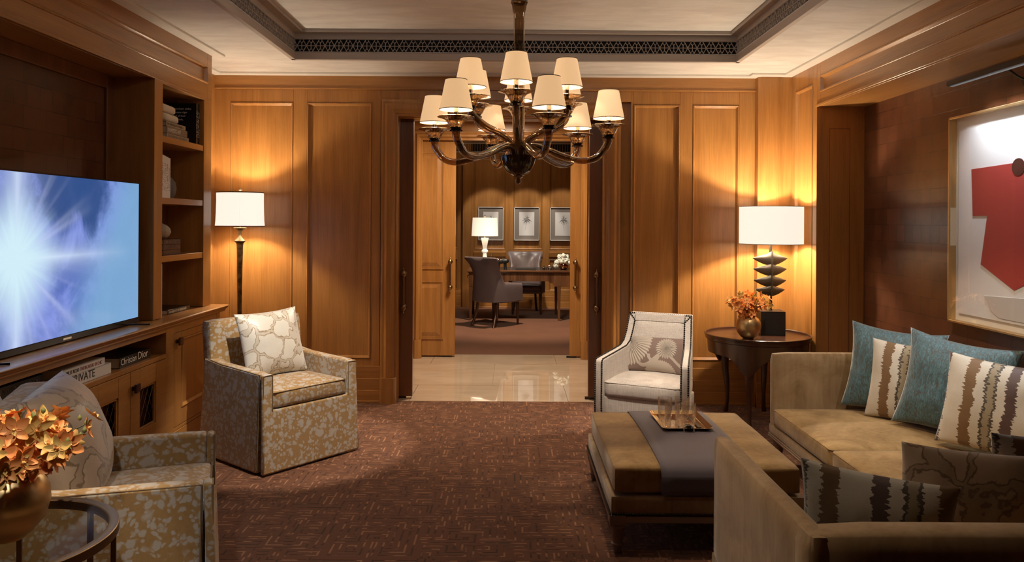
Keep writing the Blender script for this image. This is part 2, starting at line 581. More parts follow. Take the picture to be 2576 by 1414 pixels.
def m_stripe(name, dim=1.0, seed=0.0):
    k = NT(name)
    tc = k.n('TexCoord').outputs['Object']
    sp = k.n('SeparateXYZ', Vector=tc)
    zz = k.n('CombineXYZ', X=k.ma('MULTIPLY', sp.outputs[0], 30.0), Y=seed, Z=k.ma('MULTIPLY', sp.outputs[2], 95.0)).outputs[0]
    j = k.ma('MULTIPLY', k.ma('SUBTRACT', k.noise(zz, 1.0, 2), 0.5), 0.05)
    w2 = k.ma('MULTIPLY', k.ma('SUBTRACT', k.noise(k.n('CombineXYZ', Y=seed, Z=k.ma('MULTIPLY', sp.outputs[2], 6.0)).outputs[0], 1.0, 2), 0.5), 0.05)
    x = k.ma('ADD', k.ma('ADD', sp.outputs[0], j), w2)
    u = k.ma('FRACT', k.ma('ADD', k.ma('DIVIDE', x, 0.33), 0.55 + seed * 0.13))
    cream = tuple(c * dim for c in (0.66, 0.60, 0.50)); brown = tuple(c * dim for c in (0.20, 0.105, 0.038))
    dark = tuple(c * dim for c in (0.075, 0.055, 0.035)); oliv = tuple(c * dim for c in (0.34, 0.27, 0.17)); plum = tuple(c * dim for c in (0.10, 0.052, 0.042))
    col = k.ramp(u, [(0.0, cream), (0.13, brown), (0.29, cream), (0.42, dark), (0.455, oliv), (0.55, dark), (0.585, cream), (0.70, plum), (0.84, cream)], 'CONSTANT')
    fine = k.noise(tc, 150, 2)
    return k.bsdf(k.mix(0.12, col, fine, 'MULTIPLY'), rough=0.6, sheen=0.3, normal=k.bump(k.noise(tc, 14, 3), 0.3, 0.008))


M['stripe'] = m_stripe('ikat_stripe_fabric')
M['stripe_b'] = m_stripe('ikat_stripe_fabric_plum', 0.55, 2.0)


def m_linen():
    k = NT('oatmeal_linen')
    n = k.noise(k.co((220, 220, 12)), 1, 2)
    n2 = k.noise(k.co((12, 12, 220)), 1, 2)
    f = k.ma('ADD', k.ma('MULTIPLY', n, 0.6), k.ma('MULTIPLY', n2, 0.4))
    return k.bsdf(k.ramp(f, [(0.35, (0.50, 0.43, 0.37)), (0.6, (0.66, 0.59, 0.52))]), rough=0.85, spec=0.2, sheen=0.2, normal=k.bump(f, 0.2, 0.002))


M['linen'] = m_linen()
M['nail'] = plain('bronze_nailhead', (0.022, 0.016, 0.012), 0.35, metal=0.5)
M['runner'] = plain('slate_purple_cloth', (0.105, 0.085, 0.10), 0.75, sheen=0.2)
M['piping'] = plain('tan_piping', (0.20, 0.125, 0.055), 0.8)


def m_study_leather():
    k = NT('plum_grey_leather')
    tc = k.co()
    n = k.noise(tc, 6, 4)
    return k.bsdf(k.mix(n, (0.13, 0.102, 0.108), (0.18, 0.142, 0.148)), rough=0.33, spec=0.5, normal=k.bump(k.noise(tc, 140, 3), 0.12, 0.002))


M['leather'] = m_study_leather()


def m_shade(name, color, strength, base=(0.75, 0.68, 0.58)):
    k = NT(name)
    n = k.noise(k.co((120, 120, 120)), 1, 1)
    return k.bsdf(k.mix(0.1, base, n, 'MULTIPLY'), rough=0.9, spec=0.05, em=color, ems=strength)


M['shade_ch'] = m_shade('parchment_shade_lit', (1.0, 0.60, 0.29), 0.72, (0.40, 0.32, 0.24))
M['shade_floor'] = m_shade('white_shade_lit', (1.0, 0.93, 0.82), 0.92)
M['shade_table'] = m_shade('ivory_shade_lit', (1.0, 0.92, 0.78), 0.9)
M['shade_study'] = m_shade('cream_shade_lit', (1.0, 0.86, 0.66), 0.85)
M['shade_rim'] = plain('shade_trim', (0.16, 0.10, 0.055), 0.7)


def m_bulb():
    k = NT('lit_frosted_bulb')
    e = k.n('Emission', Color=(1.0, 0.8, 0.5, 1), Strength=6.0)
    b = k.n('MixShader', Fac=0.35, i1=k.n('BsdfTransparent').outputs[0], i2=e.outputs[0])
    k.t.links.new(b.outputs[0], k.out.inputs[0])
    return k.m


M['bulb'] = m_bulb()
M['candle'] = plain('candle_tube_white', (0.7, 0.6, 0.48), 0.5)


def m_amber():
    k = NT('smoked_amber_glass')
    lw = k.n('LayerWeight', Blend=0.35)
    tr = k.n('BsdfTransparent', Color=(0.60, 0.46, 0.31, 1))
    gl = k.n('BsdfGlossy', Color=(1, 0.93, 0.85, 1), Roughness=0.05)
    df = k.n('BsdfDiffuse', Color=(0.012, 0.008, 0.005, 1))
    a = k.n('MixShader', Fac=0.22, i1=tr.outputs[0], i2=df.outputs[0])
    b = k.n('MixShader', Fac=k.ma('ADD', k.ma('MULTIPLY', lw.outputs[1], 0.55), 0.06), i1=a.outputs[0], i2=gl.outputs[0])
    k.t.links.new(b.outputs[0], k.out.inputs[0])
    return k.m


M['amber'] = m_amber()
M['amber_dark'] = plain('dark_amber_glass', (0.035, 0.018, 0.008), 0.06, coat=0.6, spec=0.8)


def m_pane(name, tint=(1, 1, 1), lo=0.02, hi=0.22, rough=0.01):
    k = NT(name)
    lw = k.n('LayerWeight', Blend=0.3)
    tr = k.n('BsdfTransparent', Color=tuple(tint) + (1,))
    gl = k.n('BsdfGlossy', Color=(1, 1, 1, 1), Roughness=rough)
    b = k.n('MixShader', Fac=k.ma('ADD', k.ma('MULTIPLY', k.ma('POWER', lw.outputs[1], 2.0), hi), lo), i1=tr.outputs[0], i2=gl.outputs[0])
    k.t.links.new(b.outputs[0], k.out.inputs[0])
    return k.m


M['pane'] = m_pane('clear_glass')
M['table_glass'] = m_pane('table_glass', (0.95, 0.97, 0.96), 0.006, 0.03)


def m_cut():
    k = NT('cut_glass')
    lw = k.n('LayerWeight', Blend=0.4)
    vo = k.n('TexVoronoi', Vector=k.co(), Scale=110.0).outputs[0]
    nb = k.bump(vo, 0.8, 0.003)
    gl = k.n('BsdfGlossy', Color=(1, 0.97, 0.94, 1), Roughness=0.12, Normal=nb)
    tr = k.n('BsdfTransparent', Color=(0.97, 0.955, 0.945, 1))
    b = k.n('MixShader', Fac=k.ma('ADD', k.ma('MULTIPLY', lw.outputs[1], 0.6), 0.06), i1=tr.outputs[0], i2=gl.outputs[0])
    k.t.links.new(b.outputs[0], k.out.inputs[0])
    return k.m


M['tumbler'] = m_cut()
M['paper'] = plain('paper_pages', (0.62, 0.54, 0.43), 0.9)
M['white_paper'] = plain('white_cover', (0.72, 0.71, 0.70), 0.45)
M['ink'] = plain('black_ink', (0.012, 0.012, 0.014), 0.5)
M['ink_red'] = plain('red_ink', (0.33, 0.045, 0.03), 0.5)
M['ink_white'] = plain('white_ink', (0.80, 0.78, 0.74), 0.5)
M['ink_grey'] = plain('grey_ink', (0.28, 0.25, 0.22), 0.5)
M['cover_black'] = plain('black_cover', (0.012, 0.011, 0.011), 0.25)
M['cover_teal'] = plain('teal_cover', (0.06, 0.19, 0.17), 0.5)
M['cover_olive'] = plain('olive_grey_cover', (0.21, 0.165, 0.115), 0.5)
M['cover_tan'] = plain('tan_cover', (0.36, 0.29, 0.21), 0.5)
M['cover_gold'] = plain('gold_cover', (0.33, 0.22, 0.075), 0.45)
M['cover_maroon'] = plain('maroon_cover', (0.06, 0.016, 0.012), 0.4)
M['stone'] = plain('grey_stone', (0.15, 0.14, 0.13), 0.5)
M['oxblood'] = plain('oxblood_knob', (0.055, 0.016, 0.013), 0.25, coat=0.5)
M['tv_black'] = plain('gloss_black_plastic', (0.01, 0.01, 0.012), 0.18)


def m_tv():
    """the film still on the screen: a white-blue starburst with rays and a dark blue cloud"""
    k = NT('television_picture')
    tc = k.n('TexCoord').outputs['Object']
    sp = k.n('SeparateXYZ', Vector=tc)
    y = k.ma('SUBTRACT', sp.outputs[1], 3.40)      # along the screen, to the right
    z = k.ma('SUBTRACT', sp.outputs[2], 1.315)
    r = k.ma('SQRT', k.ma('ADD', k.ma('MULTIPLY', y, y), k.ma('MULTIPLY', z, z)))
    ang = k.ma('ARCTAN2', z, y)
    n = k.noise(tc, 3.2, 5, 0.6, 0.4)
    n2 = k.noise(k.n('CombineXYZ', X=k.ma('MULTIPLY', ang, 1.7)).outputs[0], 2.2, 2)
    base = k.mix(k.step(n, 0.4, 0.62), (0.09, 0.16, 0.52), (0.22, 0.30, 0.78))
    # pale cyan wash on the right
    wash = k.step(k.ma('SUBTRACT', y, k.ma('ADD', k.ma('MULTIPLY', z, 0.55), 0.55)), -0.1, 0.35)
    base = k.mix(k.ma('MULTIPLY', wash, 0.9), base, (0.20, 0.42, 0.68))
    # dark cloud, upper right of the star
    dy = k.ma('SUBTRACT', y, 0.50); dz = k.ma('SUBTRACT', z, 0.31)
    dd = k.ma('SQRT', k.ma('ADD', k.ma('MULTIPLY', dy, k.ma('MULTIPLY', dy, 0.8)), k.ma('MULTIPLY', dz, k.ma('MULTIPLY', dz, 2.6))))
    cl = k.ma('SUBTRACT', 1.0, k.step(k.ma('ADD', dd, k.ma('MULTIPLY', k.ma('SUBTRACT', n, 0.5), 0.8)), 0.18, 0.40))
    base = k.mix(k.ma('MULTIPLY', cl, 0.92), base, (0.02, 0.075, 0.24))
    # rays
    rays = k.ma('MULTIPLY', k.step(n2, 0.46, 0.80), k.ma('SUBTRACT', 1.0, k.step(r, 0.15, 0.75)))
    col = k.mix(k.ma('MULTIPLY', rays, 0.75), base, (0.62, 0.70, 1.0))
    # vertical and horizontal flares
    hv = k.ma('POWER', 2.718, k.ma('MULTIPLY', k.ma('ABSOLUTE', z), -22.0))
    hh = k.ma('MULTIPLY', hv, k.ma('SUBTRACT', 1.0, k.step(y, 0.1, 1.15)))
    vv = k.ma('MULTIPLY', k.ma('POWER', 2.718, k.ma('MULTIPLY', k.ma('ABSOLUTE', k.ma('SUBTRACT', y, 0.01)), -13.0)), 0.75)
    col = k.mix(k.ma('MAXIMUM', hh, vv), col, (0.66, 0.80, 1.0))
    core = k.ma('SUBTRACT', 1.0, k.step(k.ma('ADD', r, k.ma('MULTIPLY', k.ma('SUBTRACT', n2, 0.5), 0.25)), 0.05, 0.38))
    col = k.mix(core, col, (0.66, 0.90, 1.0))
    return k.bsdf((0.01, 0.01, 0.012), rough=0.12, em=(1, 1, 1), ems=0.85) if False else _emit(k, col, 0.95)


def _emit(k, col, st):
    b = k.n('BsdfPrincipled')
    b.inputs['Base Color'].default_value = (0.01, 0.01, 0.012, 1); b.inputs['Roughness'].default_value = 0.15
    k.t.links.new(col, b.inputs['Emission Color']); b.inputs['Emission Strength'].default_value = st
    k.t.links.new(b.outputs[0], k.out.inputs[0])
    return k.m


M['tv_screen'] = m_tv()


def m_petal(name, c1, c2):
    k = NT(name)
    n = k.noise(k.co(), 18, 2)
    col = k.mix(n, c1, c2)
    return k.bsdf(col, rough=0.5, spec=0.3, sub=0.0)


M['petal'] = m_petal('orange_petal', (0.70, 0.20, 0.045), (0.85, 0.42, 0.14))
M['petal_y'] = m_petal('yellow_petal', (0.70, 0.34, 0.08), (0.72, 0.55, 0.18))
M['bud'] = plain('green_bud', (0.25, 0.28, 0.08), 0.5)
M['stem'] = plain('dark_green_stem', (0.05, 0.06, 0.02), 0.5)
M['white_petal'] = plain('white_petal', (0.75, 0.78, 0.72), 0.6)


def m_lumbar():
    """taupe cushion with pale applique fans, a rosette and a scroll"""
    k = NT('applique_cushion')
    tc = k.n('TexCoord').outputs['Object']
    sp = k.n('SeparateXYZ', Vector=tc)
    X, Z = sp.outputs[0], sp.outputs[2]

    def disc(cx, cz, rad, teeth, amp, spin=0):
        dx = k.ma('SUBTRACT', X, cx); dz = k.ma('SUBTRACT', Z, cz)
        r = k.ma('SQRT', k.ma('ADD', k.ma('MULTIPLY', dx, dx), k.ma('MULTIPLY', dz, dz)))
        a = k.ma('ARCTAN2', dz, dx)
        t = k.ma('SINE', k.ma('ADD', k.ma('MULTIPLY', a, teeth), spin))
        return r, k.ma('LESS_THAN', r, k.ma('ADD', rad, k.ma('MULTIPLY', t, amp))), t
    r1, d1, t1 = disc(-0.19, 0.20, 0.165, 44, 0.006)
    r2, d2, t2 = disc(0.085, 0.165, 0.068, 26, 0.005)
    r3, d3, t3 = disc(0.045, -0.035, 0.115, 50, 0.004)
    r4, d4, t4 = disc(0.0, 0.11, 0.036, 5, 0.006)
    ring = k.ma('MULTIPLY', k.ma('LESS_THAN', k.ma('ABSOLUTE', k.ma('SUBTRACT', r4, 0.034)), 0.010), k.ma('LESS_THAN', k.ma('SUBTRACT', Z, 0.118), 0.0))
    sc = k.ma('LESS_THAN', k.ma('ABSOLUTE', k.ma('SUBTRACT', Z, k.ma('ADD', 0.085, k.ma('MULTIPLY', k.ma('SINE', k.ma('MULTIPLY', X, 22.0)), 0.045)))), 0.012)
    f = k.ma('MAXIMUM', k.ma('MAXIMUM', d1, d2), k.ma('MAXIMUM', d3, k.ma('MAXIMUM', sc, ring)))
    col = k.mix(f, (0.23, 0.155, 0.125), (0.50, 0.42, 0.345))
    ridges = k.ma('ADD', k.ma('MULTIPLY', d1, t1), k.ma('MULTIPLY', d2, t2))
    h = k.ma('ADD', k.ma('MULTIPLY', f, 1.0), k.ma('MULTIPLY', ridges, 0.5))
    return k.bsdf(col, rough=0.8, sheen=0.2, normal=k.bump(h, 0.8, 0.006))


M['lumbar'] = m_lumbar()

# ------------------------------------------------------------------ the setting
def panel_y(b, x0, x1, z0, z1, yf, dep, mw=0.022, sg=1):
    """recessed panel seen from -Y (sg=1) in a wall whose front is at yf: sloped moulding and the panel face"""
    yb = yf + sg * dep
    ym = yf - sg * 0.006
    o = [(x0, z0), (x1, z0), (x1, z1), (x0, z1)]
    rings = [(0, yf), (0.004, ym), (0.010, ym), (mw, yb - sg * 0.002), (mw, yb)]
    vs = []
    for k, y in rings:
        vs += [(x0 + k, y, z0 + k), (x1 - k, y, z0 + k), (x1 - k, y, z1 - k), (x0 + k, y, z1 - k)]
    fs = []
    for i in range(len(rings) - 1):
        for j in range(4):
            fs.append((i * 4 + j, i * 4 + (j + 1) % 4, (i + 1) * 4 + (j + 1) % 4, (i + 1) * 4 + j))
    e = (len(rings) - 1) * 4
    fs.append((e, e + 1, e + 2, e + 3))
    b.add(vs, fs)


def swapxy(b):
    for v in b.bm.verts:
        v.co.x, v.co.y = v.co.y, v.co.x
    return b


def framed_wall_y(b, xs, z0, z1, yf, dep, panels, thick=0.05):
    """wall skin in the plane yf made of strips around the listed panels (x0,x1,z0,z1), sorted by x, plus the panels"""
    cur = xs[0]
    for (a, c, p0, p1) in panels:
        b.box(cur, a, yf, yf + thick, z0, z1)
        b.box(a, c, yf, yf + thick, z0, p0)
        b.box(a, c, yf, yf + thick, p1, z1)
        panel_y(b, a, c, p0, p1, yf, dep)
        cur = c
    b.box(cur, xs[1], yf, yf + thick, z0, z1)


YB = 6.25      # face of the back wall
CE = 2.70      # soffit height
# floors
b = MB(); b.box(-2.6, 2.8, -1.4, 6.305, -0.02, 0.0)
struct(b.out('floor', M['carpet']))
b = MB()
b.box(-3.2, 3.2, 6.305, 8.53, -0.03, -0.012); b.out('x', M['grout'])
o = COL.objects['x']; o.name = 'floor_hall_bed'; struct(o)
b = MB()
rows = [(6.307, 6.918), (6.922, 7.958), (7.962, 8.528)]
for ri, (y0, y1) in enumerate(rows):
    x = -0.85 - 1.33 * 2 + (0.68 if ri == 1 else 0)
    while x < 3.2:
        xa, xb = max(-3.2, x + 0.002), min(3.2, x + 1.328)
        if xb > xa: b.box(xa, xb, y0, y1, -0.012, -0.001)
        x += 1.33
struct(b.out('floor_hall', M['tile']))
b = MB(); b.box(-3.4, 3.4, 8.53, 13.6, -0.02, 0.002)
struct(b.out('floor_study', M['study_carpet']))

# back wall with its recessed panels (two bays left and right of the sliding doors)
b = MB()
framed_wall_y(b, (-2.48, -1.09), 0.0, CE, YB, 0.022, [(-2.335, -1.815, 0.36, 2.475), (-1.70, -1.165, 0.36, 2.475)])
framed_wall_y(b, (0.98, 2.30), 0.0, CE, YB, 0.022, [(0.99 + 0.01, 1.385, 0.36, 2.475), (1.49, 1.875, 0.36, 2.475)])
b.box(-1.09, 0.98, YB, YB + 0.05, 2.50, CE)
b.box(-2.48, -1.0, YB + 0.05, YB + 0.11, 0, CE); b.box(0.82, 2.3, YB + 0.05, YB + 0.11, 0, CE)
b.box(-1.0, 0.82, YB + 0.05, YB + 0.11, 2.36, CE)
# rear leaf of the wall, behind the door pocket
b.box(-3.2, -0.93, 6.455, 6.51, 0, 2.62); b.box(0.75, 3.2, 6.455, 6.51, 0, 2.62); b.box(-0.93, 0.75, 6.455, 6.51, 2.37, 2.62)
struct(b.out('wall_back', W['z'], bevel=0.002, seg=1))
# frieze band and its bead
b = MB(); b.box(-2.48, 2.02, YB - 0.012, YB, 2.595, CE); b.box(-2.48, 2.02, YB - 0.020, YB, 2.585, 2.597)
struct(b.out('trim_1', W['x'], bevel=0.003))
# baseboard of the back wall
def baseboard(b, x0, x1, y):
    b.box(x0, x1, y - 0.012, y, 0.0, 0.30); b.box(x0, x1, y - 0.024, y, 0.0, 0.20); b.box(x0, x1, y - 0.030, y, 0.0, 0.105)
    b.box(x0, x1, y - 0.036, y, 0.0, 0.02)
b = MB(); baseboard(b, -2.47, -1.075, YB); baseboard(b, 0.965, 2.02, YB)
struct(b.out('baseboard_back', W['x'], bevel=0.004))


def casing(b, x0, x1, zt, y, w, sgn=1):
    """moulded architrave around an opening x0..x1 up to zt in the plane y, w wide, built as a mitred sweep"""
    prof = [(0, 0.0), (0, -0.012), (0.008, -0.020), (0.02, -0.020), (0.024, -0.030), (0.40 * w, -0.052), (0.62 * w, -0.056), (0.72 * w, -0.044), (0.78 * w, -0.036), (0.90 * w, -0.040), (w, -0.034), (w, 0.0)]
    vs, fs = [], []
    for d, h in prof:
        vs += [(x0 - d, y + h, 0), (x0 - d, y + h, zt + d), (x1 + d, y + h, zt + d), (x1 + d, y + h, 0)]
    for i in range(len(prof) - 1):
        for j in range(3):
            fs.append((i * 4 + j, i * 4 + j + 1, (i + 1) * 4 + j + 1, (i + 1) * 4 + j))
    b.add(vs, fs)


b = MB(); casing(b, -0.945, 0.755, 2.365, YB, 0.135)
b.box(-0.955, -0.945, YB - 0.01, YB + 0.12, 0, 2.375); b.box(0.755, 0.765, YB - 0.01, YB + 0.12, 0, 2.375); b.box(-0.955, 0.765, YB - 0.01, YB + 0.12, 2.365, 2.375)
# plinth blocks
for x0, x1 in ((-1.082, -0.945), (0.755, 0.892)):
    b.prism([(x0, YB), (x0, YB - 0.04), (x0 + 0.02, YB - 0.066), (x1 - 0.02, YB - 0.066), (x1, YB - 0.04), (x1, YB)], 0, 0.21)
struct(b.out('trim_2', W['z'], smooth=38))

# pilaster in the right corner and the short right wall with its panel
b = MB(); b.box(2.005, 2.30, 6.17, YB, 0, CE)
struct(b.out('trim_3', W['z'], bevel=0.003))
b = MB(); baseboard(b, 1.995, 2.27, 6.17)
struct(b.out('baseboard_pilaster', W['x'], bevel=0.004))
RX = 2.28
b = MB(); framed_wall_y(b, (5.66, 6.20), 0.0, CE, RX, 0.016, [(5.735, 6.09, 0.36, 2.56)], 0.04); b.box(5.66, 6.2, RX + 0.04, RX + 0.36, 0, CE)
swapxy(b)
struct(b.out('wall_right_return', W['z'], bevel=0.002, seg=1))
b = MB(); baseboard(b, 5.66, 6.17, RX); swapxy(b)
struct(b.out('baseboard_right', W['y'], bevel=0.004))
# beam over the niche, with the long inset panel
b = MB(); framed_wall_y(b, (-1.4, 5.66), 2.38, CE, RX, 0.016, [(-1.0, 5.60, 2.475, 2.60)], 0.03); swapxy(b)
b.box(RX + 0.03, 2.66, -1.4, 5.66, 2.38, 2.42); b.box(RX - 0.012, RX + 0.008, -1.4, 5.66, 2.375, 2.392)
struct(b.out('trim_4', W['y'], bevel=0.002, seg=1))
# niche: far end wall with panel, leather-tiled back
b = MB(); framed_wall_y(b, (RX + 0.004, 2.66), 0.0, 2.38, 5.665, 0.02, [(2.37, 2.535, 0.30, 2.22)], 0.05)
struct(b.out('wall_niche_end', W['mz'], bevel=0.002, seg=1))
b = MB(); b.box(2.64, 2.72, -1.4, 5.70, 0, 2.6)
struct(b.out('wall_right', M['leather_tiles']))

# left wall: behind the fitted furniture
b = MB(); b.box(-2.56, -2.475, -1.4, 6.3, 0, 2.75)
b.box(-2.475, -2.462, 6.0, 6.25, 0, CE); b.box(-2.475, -2.468, 5.5, 6.0, 0, CE)
struct(b.out('wall_left', W['z']))
# wall behind the camera
b = MB(); b.box(-2.6, 2.8, -1.5, -1.4, 0, 3.0)
struct(b.out('wall_front', W['z']))

# ceiling: soffit ring, raised coffer
CX0, CX1, CY0, CY1 = -1.63, 1.668, 1.5, 5.64
b = MB()
zc = CE + 0.012
for (x0, x1, y0, y1) in ((-2.6, CX0, -1.4, 6.4), (CX1, 2.8, -1.4, 6.4), (CX0, CX1, CY1, 6.4), (CX0, CX1, -1.4, CY0)):
    b.box(x0, x1, y0, y1, zc, zc + 0.05)
b.box(-1.9, 1.9, 1.2, 5.9, 2.92, 2.97)
struct(b.out('ceiling', M['plaster']))
b = MB()
t = 0.085
b.box(-2.47, 2.03, YB - t, YB, CE - 0.004, zc); b.box(RX - t, RX, -1.4, YB, CE - 0.004, zc); b.box(1.93, RX - t, 6.17 - t, YB - t, CE - 0.004, zc)
b.box(-2.2, -2.115, -1.4, 5.55, CE - 0.004, zc); b.box(-2.47, -2.39, 5.55, YB - t, CE - 0.004, zc)
struct(b.out('trim_5', M['white_trim'], bevel=0.002, seg=1))
# taupe riser of the coffer with recess for the grilles, small cornice at the top
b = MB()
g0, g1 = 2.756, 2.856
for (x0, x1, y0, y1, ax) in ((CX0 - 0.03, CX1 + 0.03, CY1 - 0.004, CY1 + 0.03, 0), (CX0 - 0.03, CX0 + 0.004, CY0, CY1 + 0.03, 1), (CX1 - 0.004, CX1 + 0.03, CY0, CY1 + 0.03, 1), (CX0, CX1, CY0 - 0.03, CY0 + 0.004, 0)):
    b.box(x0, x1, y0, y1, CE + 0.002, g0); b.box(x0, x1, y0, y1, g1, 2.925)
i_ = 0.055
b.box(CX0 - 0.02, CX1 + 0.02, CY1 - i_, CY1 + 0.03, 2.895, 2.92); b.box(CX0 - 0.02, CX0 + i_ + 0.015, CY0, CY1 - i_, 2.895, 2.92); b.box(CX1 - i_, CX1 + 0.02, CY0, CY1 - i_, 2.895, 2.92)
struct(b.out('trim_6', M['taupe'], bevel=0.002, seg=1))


def grille(name, L, label, loc, rz):
    """pierced star lattice, local: x along, z up, centred on its mid line, front towards -Y"""
    t_ = thing(name, label, 'vent', loc, rz, 'star lattice grilles of the coffered ceiling')
    b = MB(); h = 0.05; p = 0.0695; wd = 0.0042

    def bar(a, c, ww=wd):
        a = V((a[0], 0, a[1])); c = V((c[0], 0, c[1])); d = c - a
        if d.length < 1e-5: return
        s_ = V((-d.z, 0, d.x)).normalized() * ww / 2
        y0, y1 = V((0, -0.004, 0)), V((0, 0.006, 0))
        b.add([a - s_ + y0, c - s_ + y0, c + s_ + y0, a + s_ + y0, a - s_ + y1, c - s_ + y1, c + s_ + y1, a + s_ + y1],
              [(0, 1, 2, 3), (4, 7, 6, 5), (0, 4, 5, 1), (1, 5, 6, 2), (2, 6, 7, 3), (3, 7, 4, 0)])
    n = int(L / p)
    x0 = -n * p / 2
    bar((-L / 2, 0), (L / 2, 0))
    for k in range(n + 1):
        x = x0 + k * p
        for s in (-1, 1):
            for q in (-1, 1):
                bar((x, 0), (x + q * 0.40 * p, s * h))
                if k < n or q < 0:
                    bar((x + q * p / 2, s * 0.42 * h), (x + q * 0.29 * p, s * 0.72 * h))
            if k < n: bar((x + p / 2, 0), (x + p / 2, s * 0.42 * h))
    for s in (-1, 1): bar((-L / 2, s * (h - 0.001)), (L / 2, s * (h - 0.001)), 0.003)
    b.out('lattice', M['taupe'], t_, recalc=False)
    b = MB(); b.box(-L / 2, L / 2, 0.022, 0.026, -h, h); b.out('backing', M['black'], t_)
    return t_


zg = (g0 + g1) / 2
grille('ventilation_grille', CX1 - CX0, 'long pierced star grille in the ceiling recess facing the camera, above the double doors', ((CX0 + CX1) / 2, CY1 + 0.004, zg), 0)
grille('ventilation_grille', CY1 - CY0, 'pierced star grille along the left side of the ceiling recess', (CX0 - 0.004, (CY0 + CY1) / 2, zg), PI / 2)
grille('ventilation_grille', CY1 - CY0, 'pierced star grille along the right side of the ceiling recess', (CX1 + 0.004, (CY0 + CY1) / 2, zg), -PI / 2)

# ------------------------------------------------------------------ sliding doors
def handle(parent, x, y, z0, z1, side=-1):
    b = MB()
    yo = y - 0.045
    b.lathe([(0.0, z0 - 0.055), (0.005, z0 - 0.05), (0.009, z0 - 0.043), (0.005, z0 - 0.035), (0.011, z0 - 0.028), (0.022, z0 - 0.012), (0.026, z0), (0.022, z0 + 0.014), (0.012, z0 + 0.022), (0.0115, (z0 + z1) / 2),
             (0.012, z1 - 0.022), (0.022, z1 - 0.014), (0.026, z1), (0.022, z1 + 0.012), (0.011, z1 + 0.028), (0.005, z1 + 0.035), (0.009, z1 + 0.043), (0.005, z1 + 0.05), (0, z1 + 0.055)], 14, (x, yo, 0))
    for z in (z0, z1):
        b.tube([(x, yo, z), (x, y + 0.001, z)], 0.011, 10)
        b.tube([(x, y - 0.008, z), (x, y + 0.001, z)], [0.020, 0.027], 14)
    return b.out('door_handle', M['brass_dark'], parent, smooth=50)


def leaf(name, x0, x1, y0, y1, zt, hx, mat, panels=()):
    b = MB()
    framed_wall_y(b, (x0, x1), 0.017, zt, y0, 0.012, list(panels), y1 - y0)
    o = b.out(name, mat, bevel=0.003)
    struct(o)
    handle(o, hx, y0, 0.775, 1.055)
    b = MB(); b.box(hx - 0.09, hx + 0.02, y0 + 0.01, y1 - 0.01, 0.0, 0.018); b.out('floor_guide', M['blackbox'], o)
    return o


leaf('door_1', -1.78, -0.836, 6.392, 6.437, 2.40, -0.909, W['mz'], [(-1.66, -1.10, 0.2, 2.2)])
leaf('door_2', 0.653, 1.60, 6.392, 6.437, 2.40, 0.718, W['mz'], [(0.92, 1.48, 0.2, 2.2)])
l3 = leaf('door_3', -1.45, -0.623, 8.345, 8.39, 2.44, -0.677, W['z'], [])
l4 = leaf('door_4', 0.645, 1.45, 8.345, 8.39, 2.44, 0.702, W['z'], [])


def raised_panel(b, x0, x1, z0, z1, y):
    for k, d in ((0.0, 0.010), (0.015, 0.004)):
        for (a, c, e, f) in ((x0 + k, x1 - k, z0 + k, z0 + k + 0.014), (x0 + k, x1 - k, z1 - k - 0.014, z1 - k), (x0 + k, x0 + k + 0.014, z0 + k + 0.014, z1 - k - 0.014), (x1 - k - 0.014, x1 - k, z0 + k + 0.014, z1 - k - 0.014)):
            b.box(a, c, y - d, y + 0.002, e, f)
    m = 0.075
    vs = [(x0 + 0.03, y, z0 + 0.03), (x1 - 0.03, y, z0 + 0.03), (x1 - 0.03, y, z1 - 0.03), (x0 + 0.03, y, z1 - 0.03),
          (x0 + m, y - 0.012, z0 + m), (x1 - m, y - 0.012, z0 + m), (x1 - m, y - 0.012, z1 - m), (x0 + m, y - 0.012, z1 - m)]
    b.add(vs, [(0, 1, 5, 4), (1, 2, 6, 5), (2, 3, 7, 6), (3, 0, 4, 7), (4, 5, 6, 7)])


for (pz0, pz1) in ((0.97, 2.26), (0.20, 0.84)):
    b = MB(); raised_panel(b, -1.30, -0.752, pz0, pz1, 8.345); b.out('door_panel', W['z'], l3)
    b = MB(); raised_panel(b, 0.79, 1.33, pz0, pz1, 8.345); b.out('door_panel', W['z'], l4)

# hall: side walls, ceiling, far wall with its architrave
b = MB(); b.box(-3.3, -3.2, 6.45, 8.4, 0, 2.62); b.box(3.2, 3.3, 6.45, 8.4, 0, 2.62)
struct(b.out('wall_hall_sides', W['z']))
b = MB(); b.box(-3.3, 3.3, 6.44, 8.6, 2.60, 2.64)
struct(b.out('ceiling_hall', M['plaster']))
b = MB(); b.box(-3.2, -0.985, 8.30, 8.335, 0, 2.62); b.box(0.955, 3.2, 8.30, 8.335, 0, 2.62); b.box(-0.985, 0.955, 8.30, 8.335, 2.39, 2.62)
b.box(-3.2, -0.985, 8.40, 8.46, 0, 3.0); b.box(0.955, 3.2, 8.40, 8.46, 0, 3.0); b.box(-0.985, 0.955, 8.40, 8.46, 2.44, 3.0)
b.box(-3.2, 3.2, 8.29, 8.30, 2.505, 2.515)
struct(b.out('wall_hall', W['x']))
b = MB(); casing(b, -0.985, 0.76, 2.39, 8.30, 0.095)
for x0, x1 in ((-1.085, -0.985), (0.76, 0.86)):
    b.prism([(x0, 8.3), (x0, 8.26), (x0 + 0.03, 8.235), (x1 - 0.03, 8.235), (x1, 8.26), (x1, 8.3)], 0, 0.20)
struct(b.out('trim_7', W['z'], smooth=38))

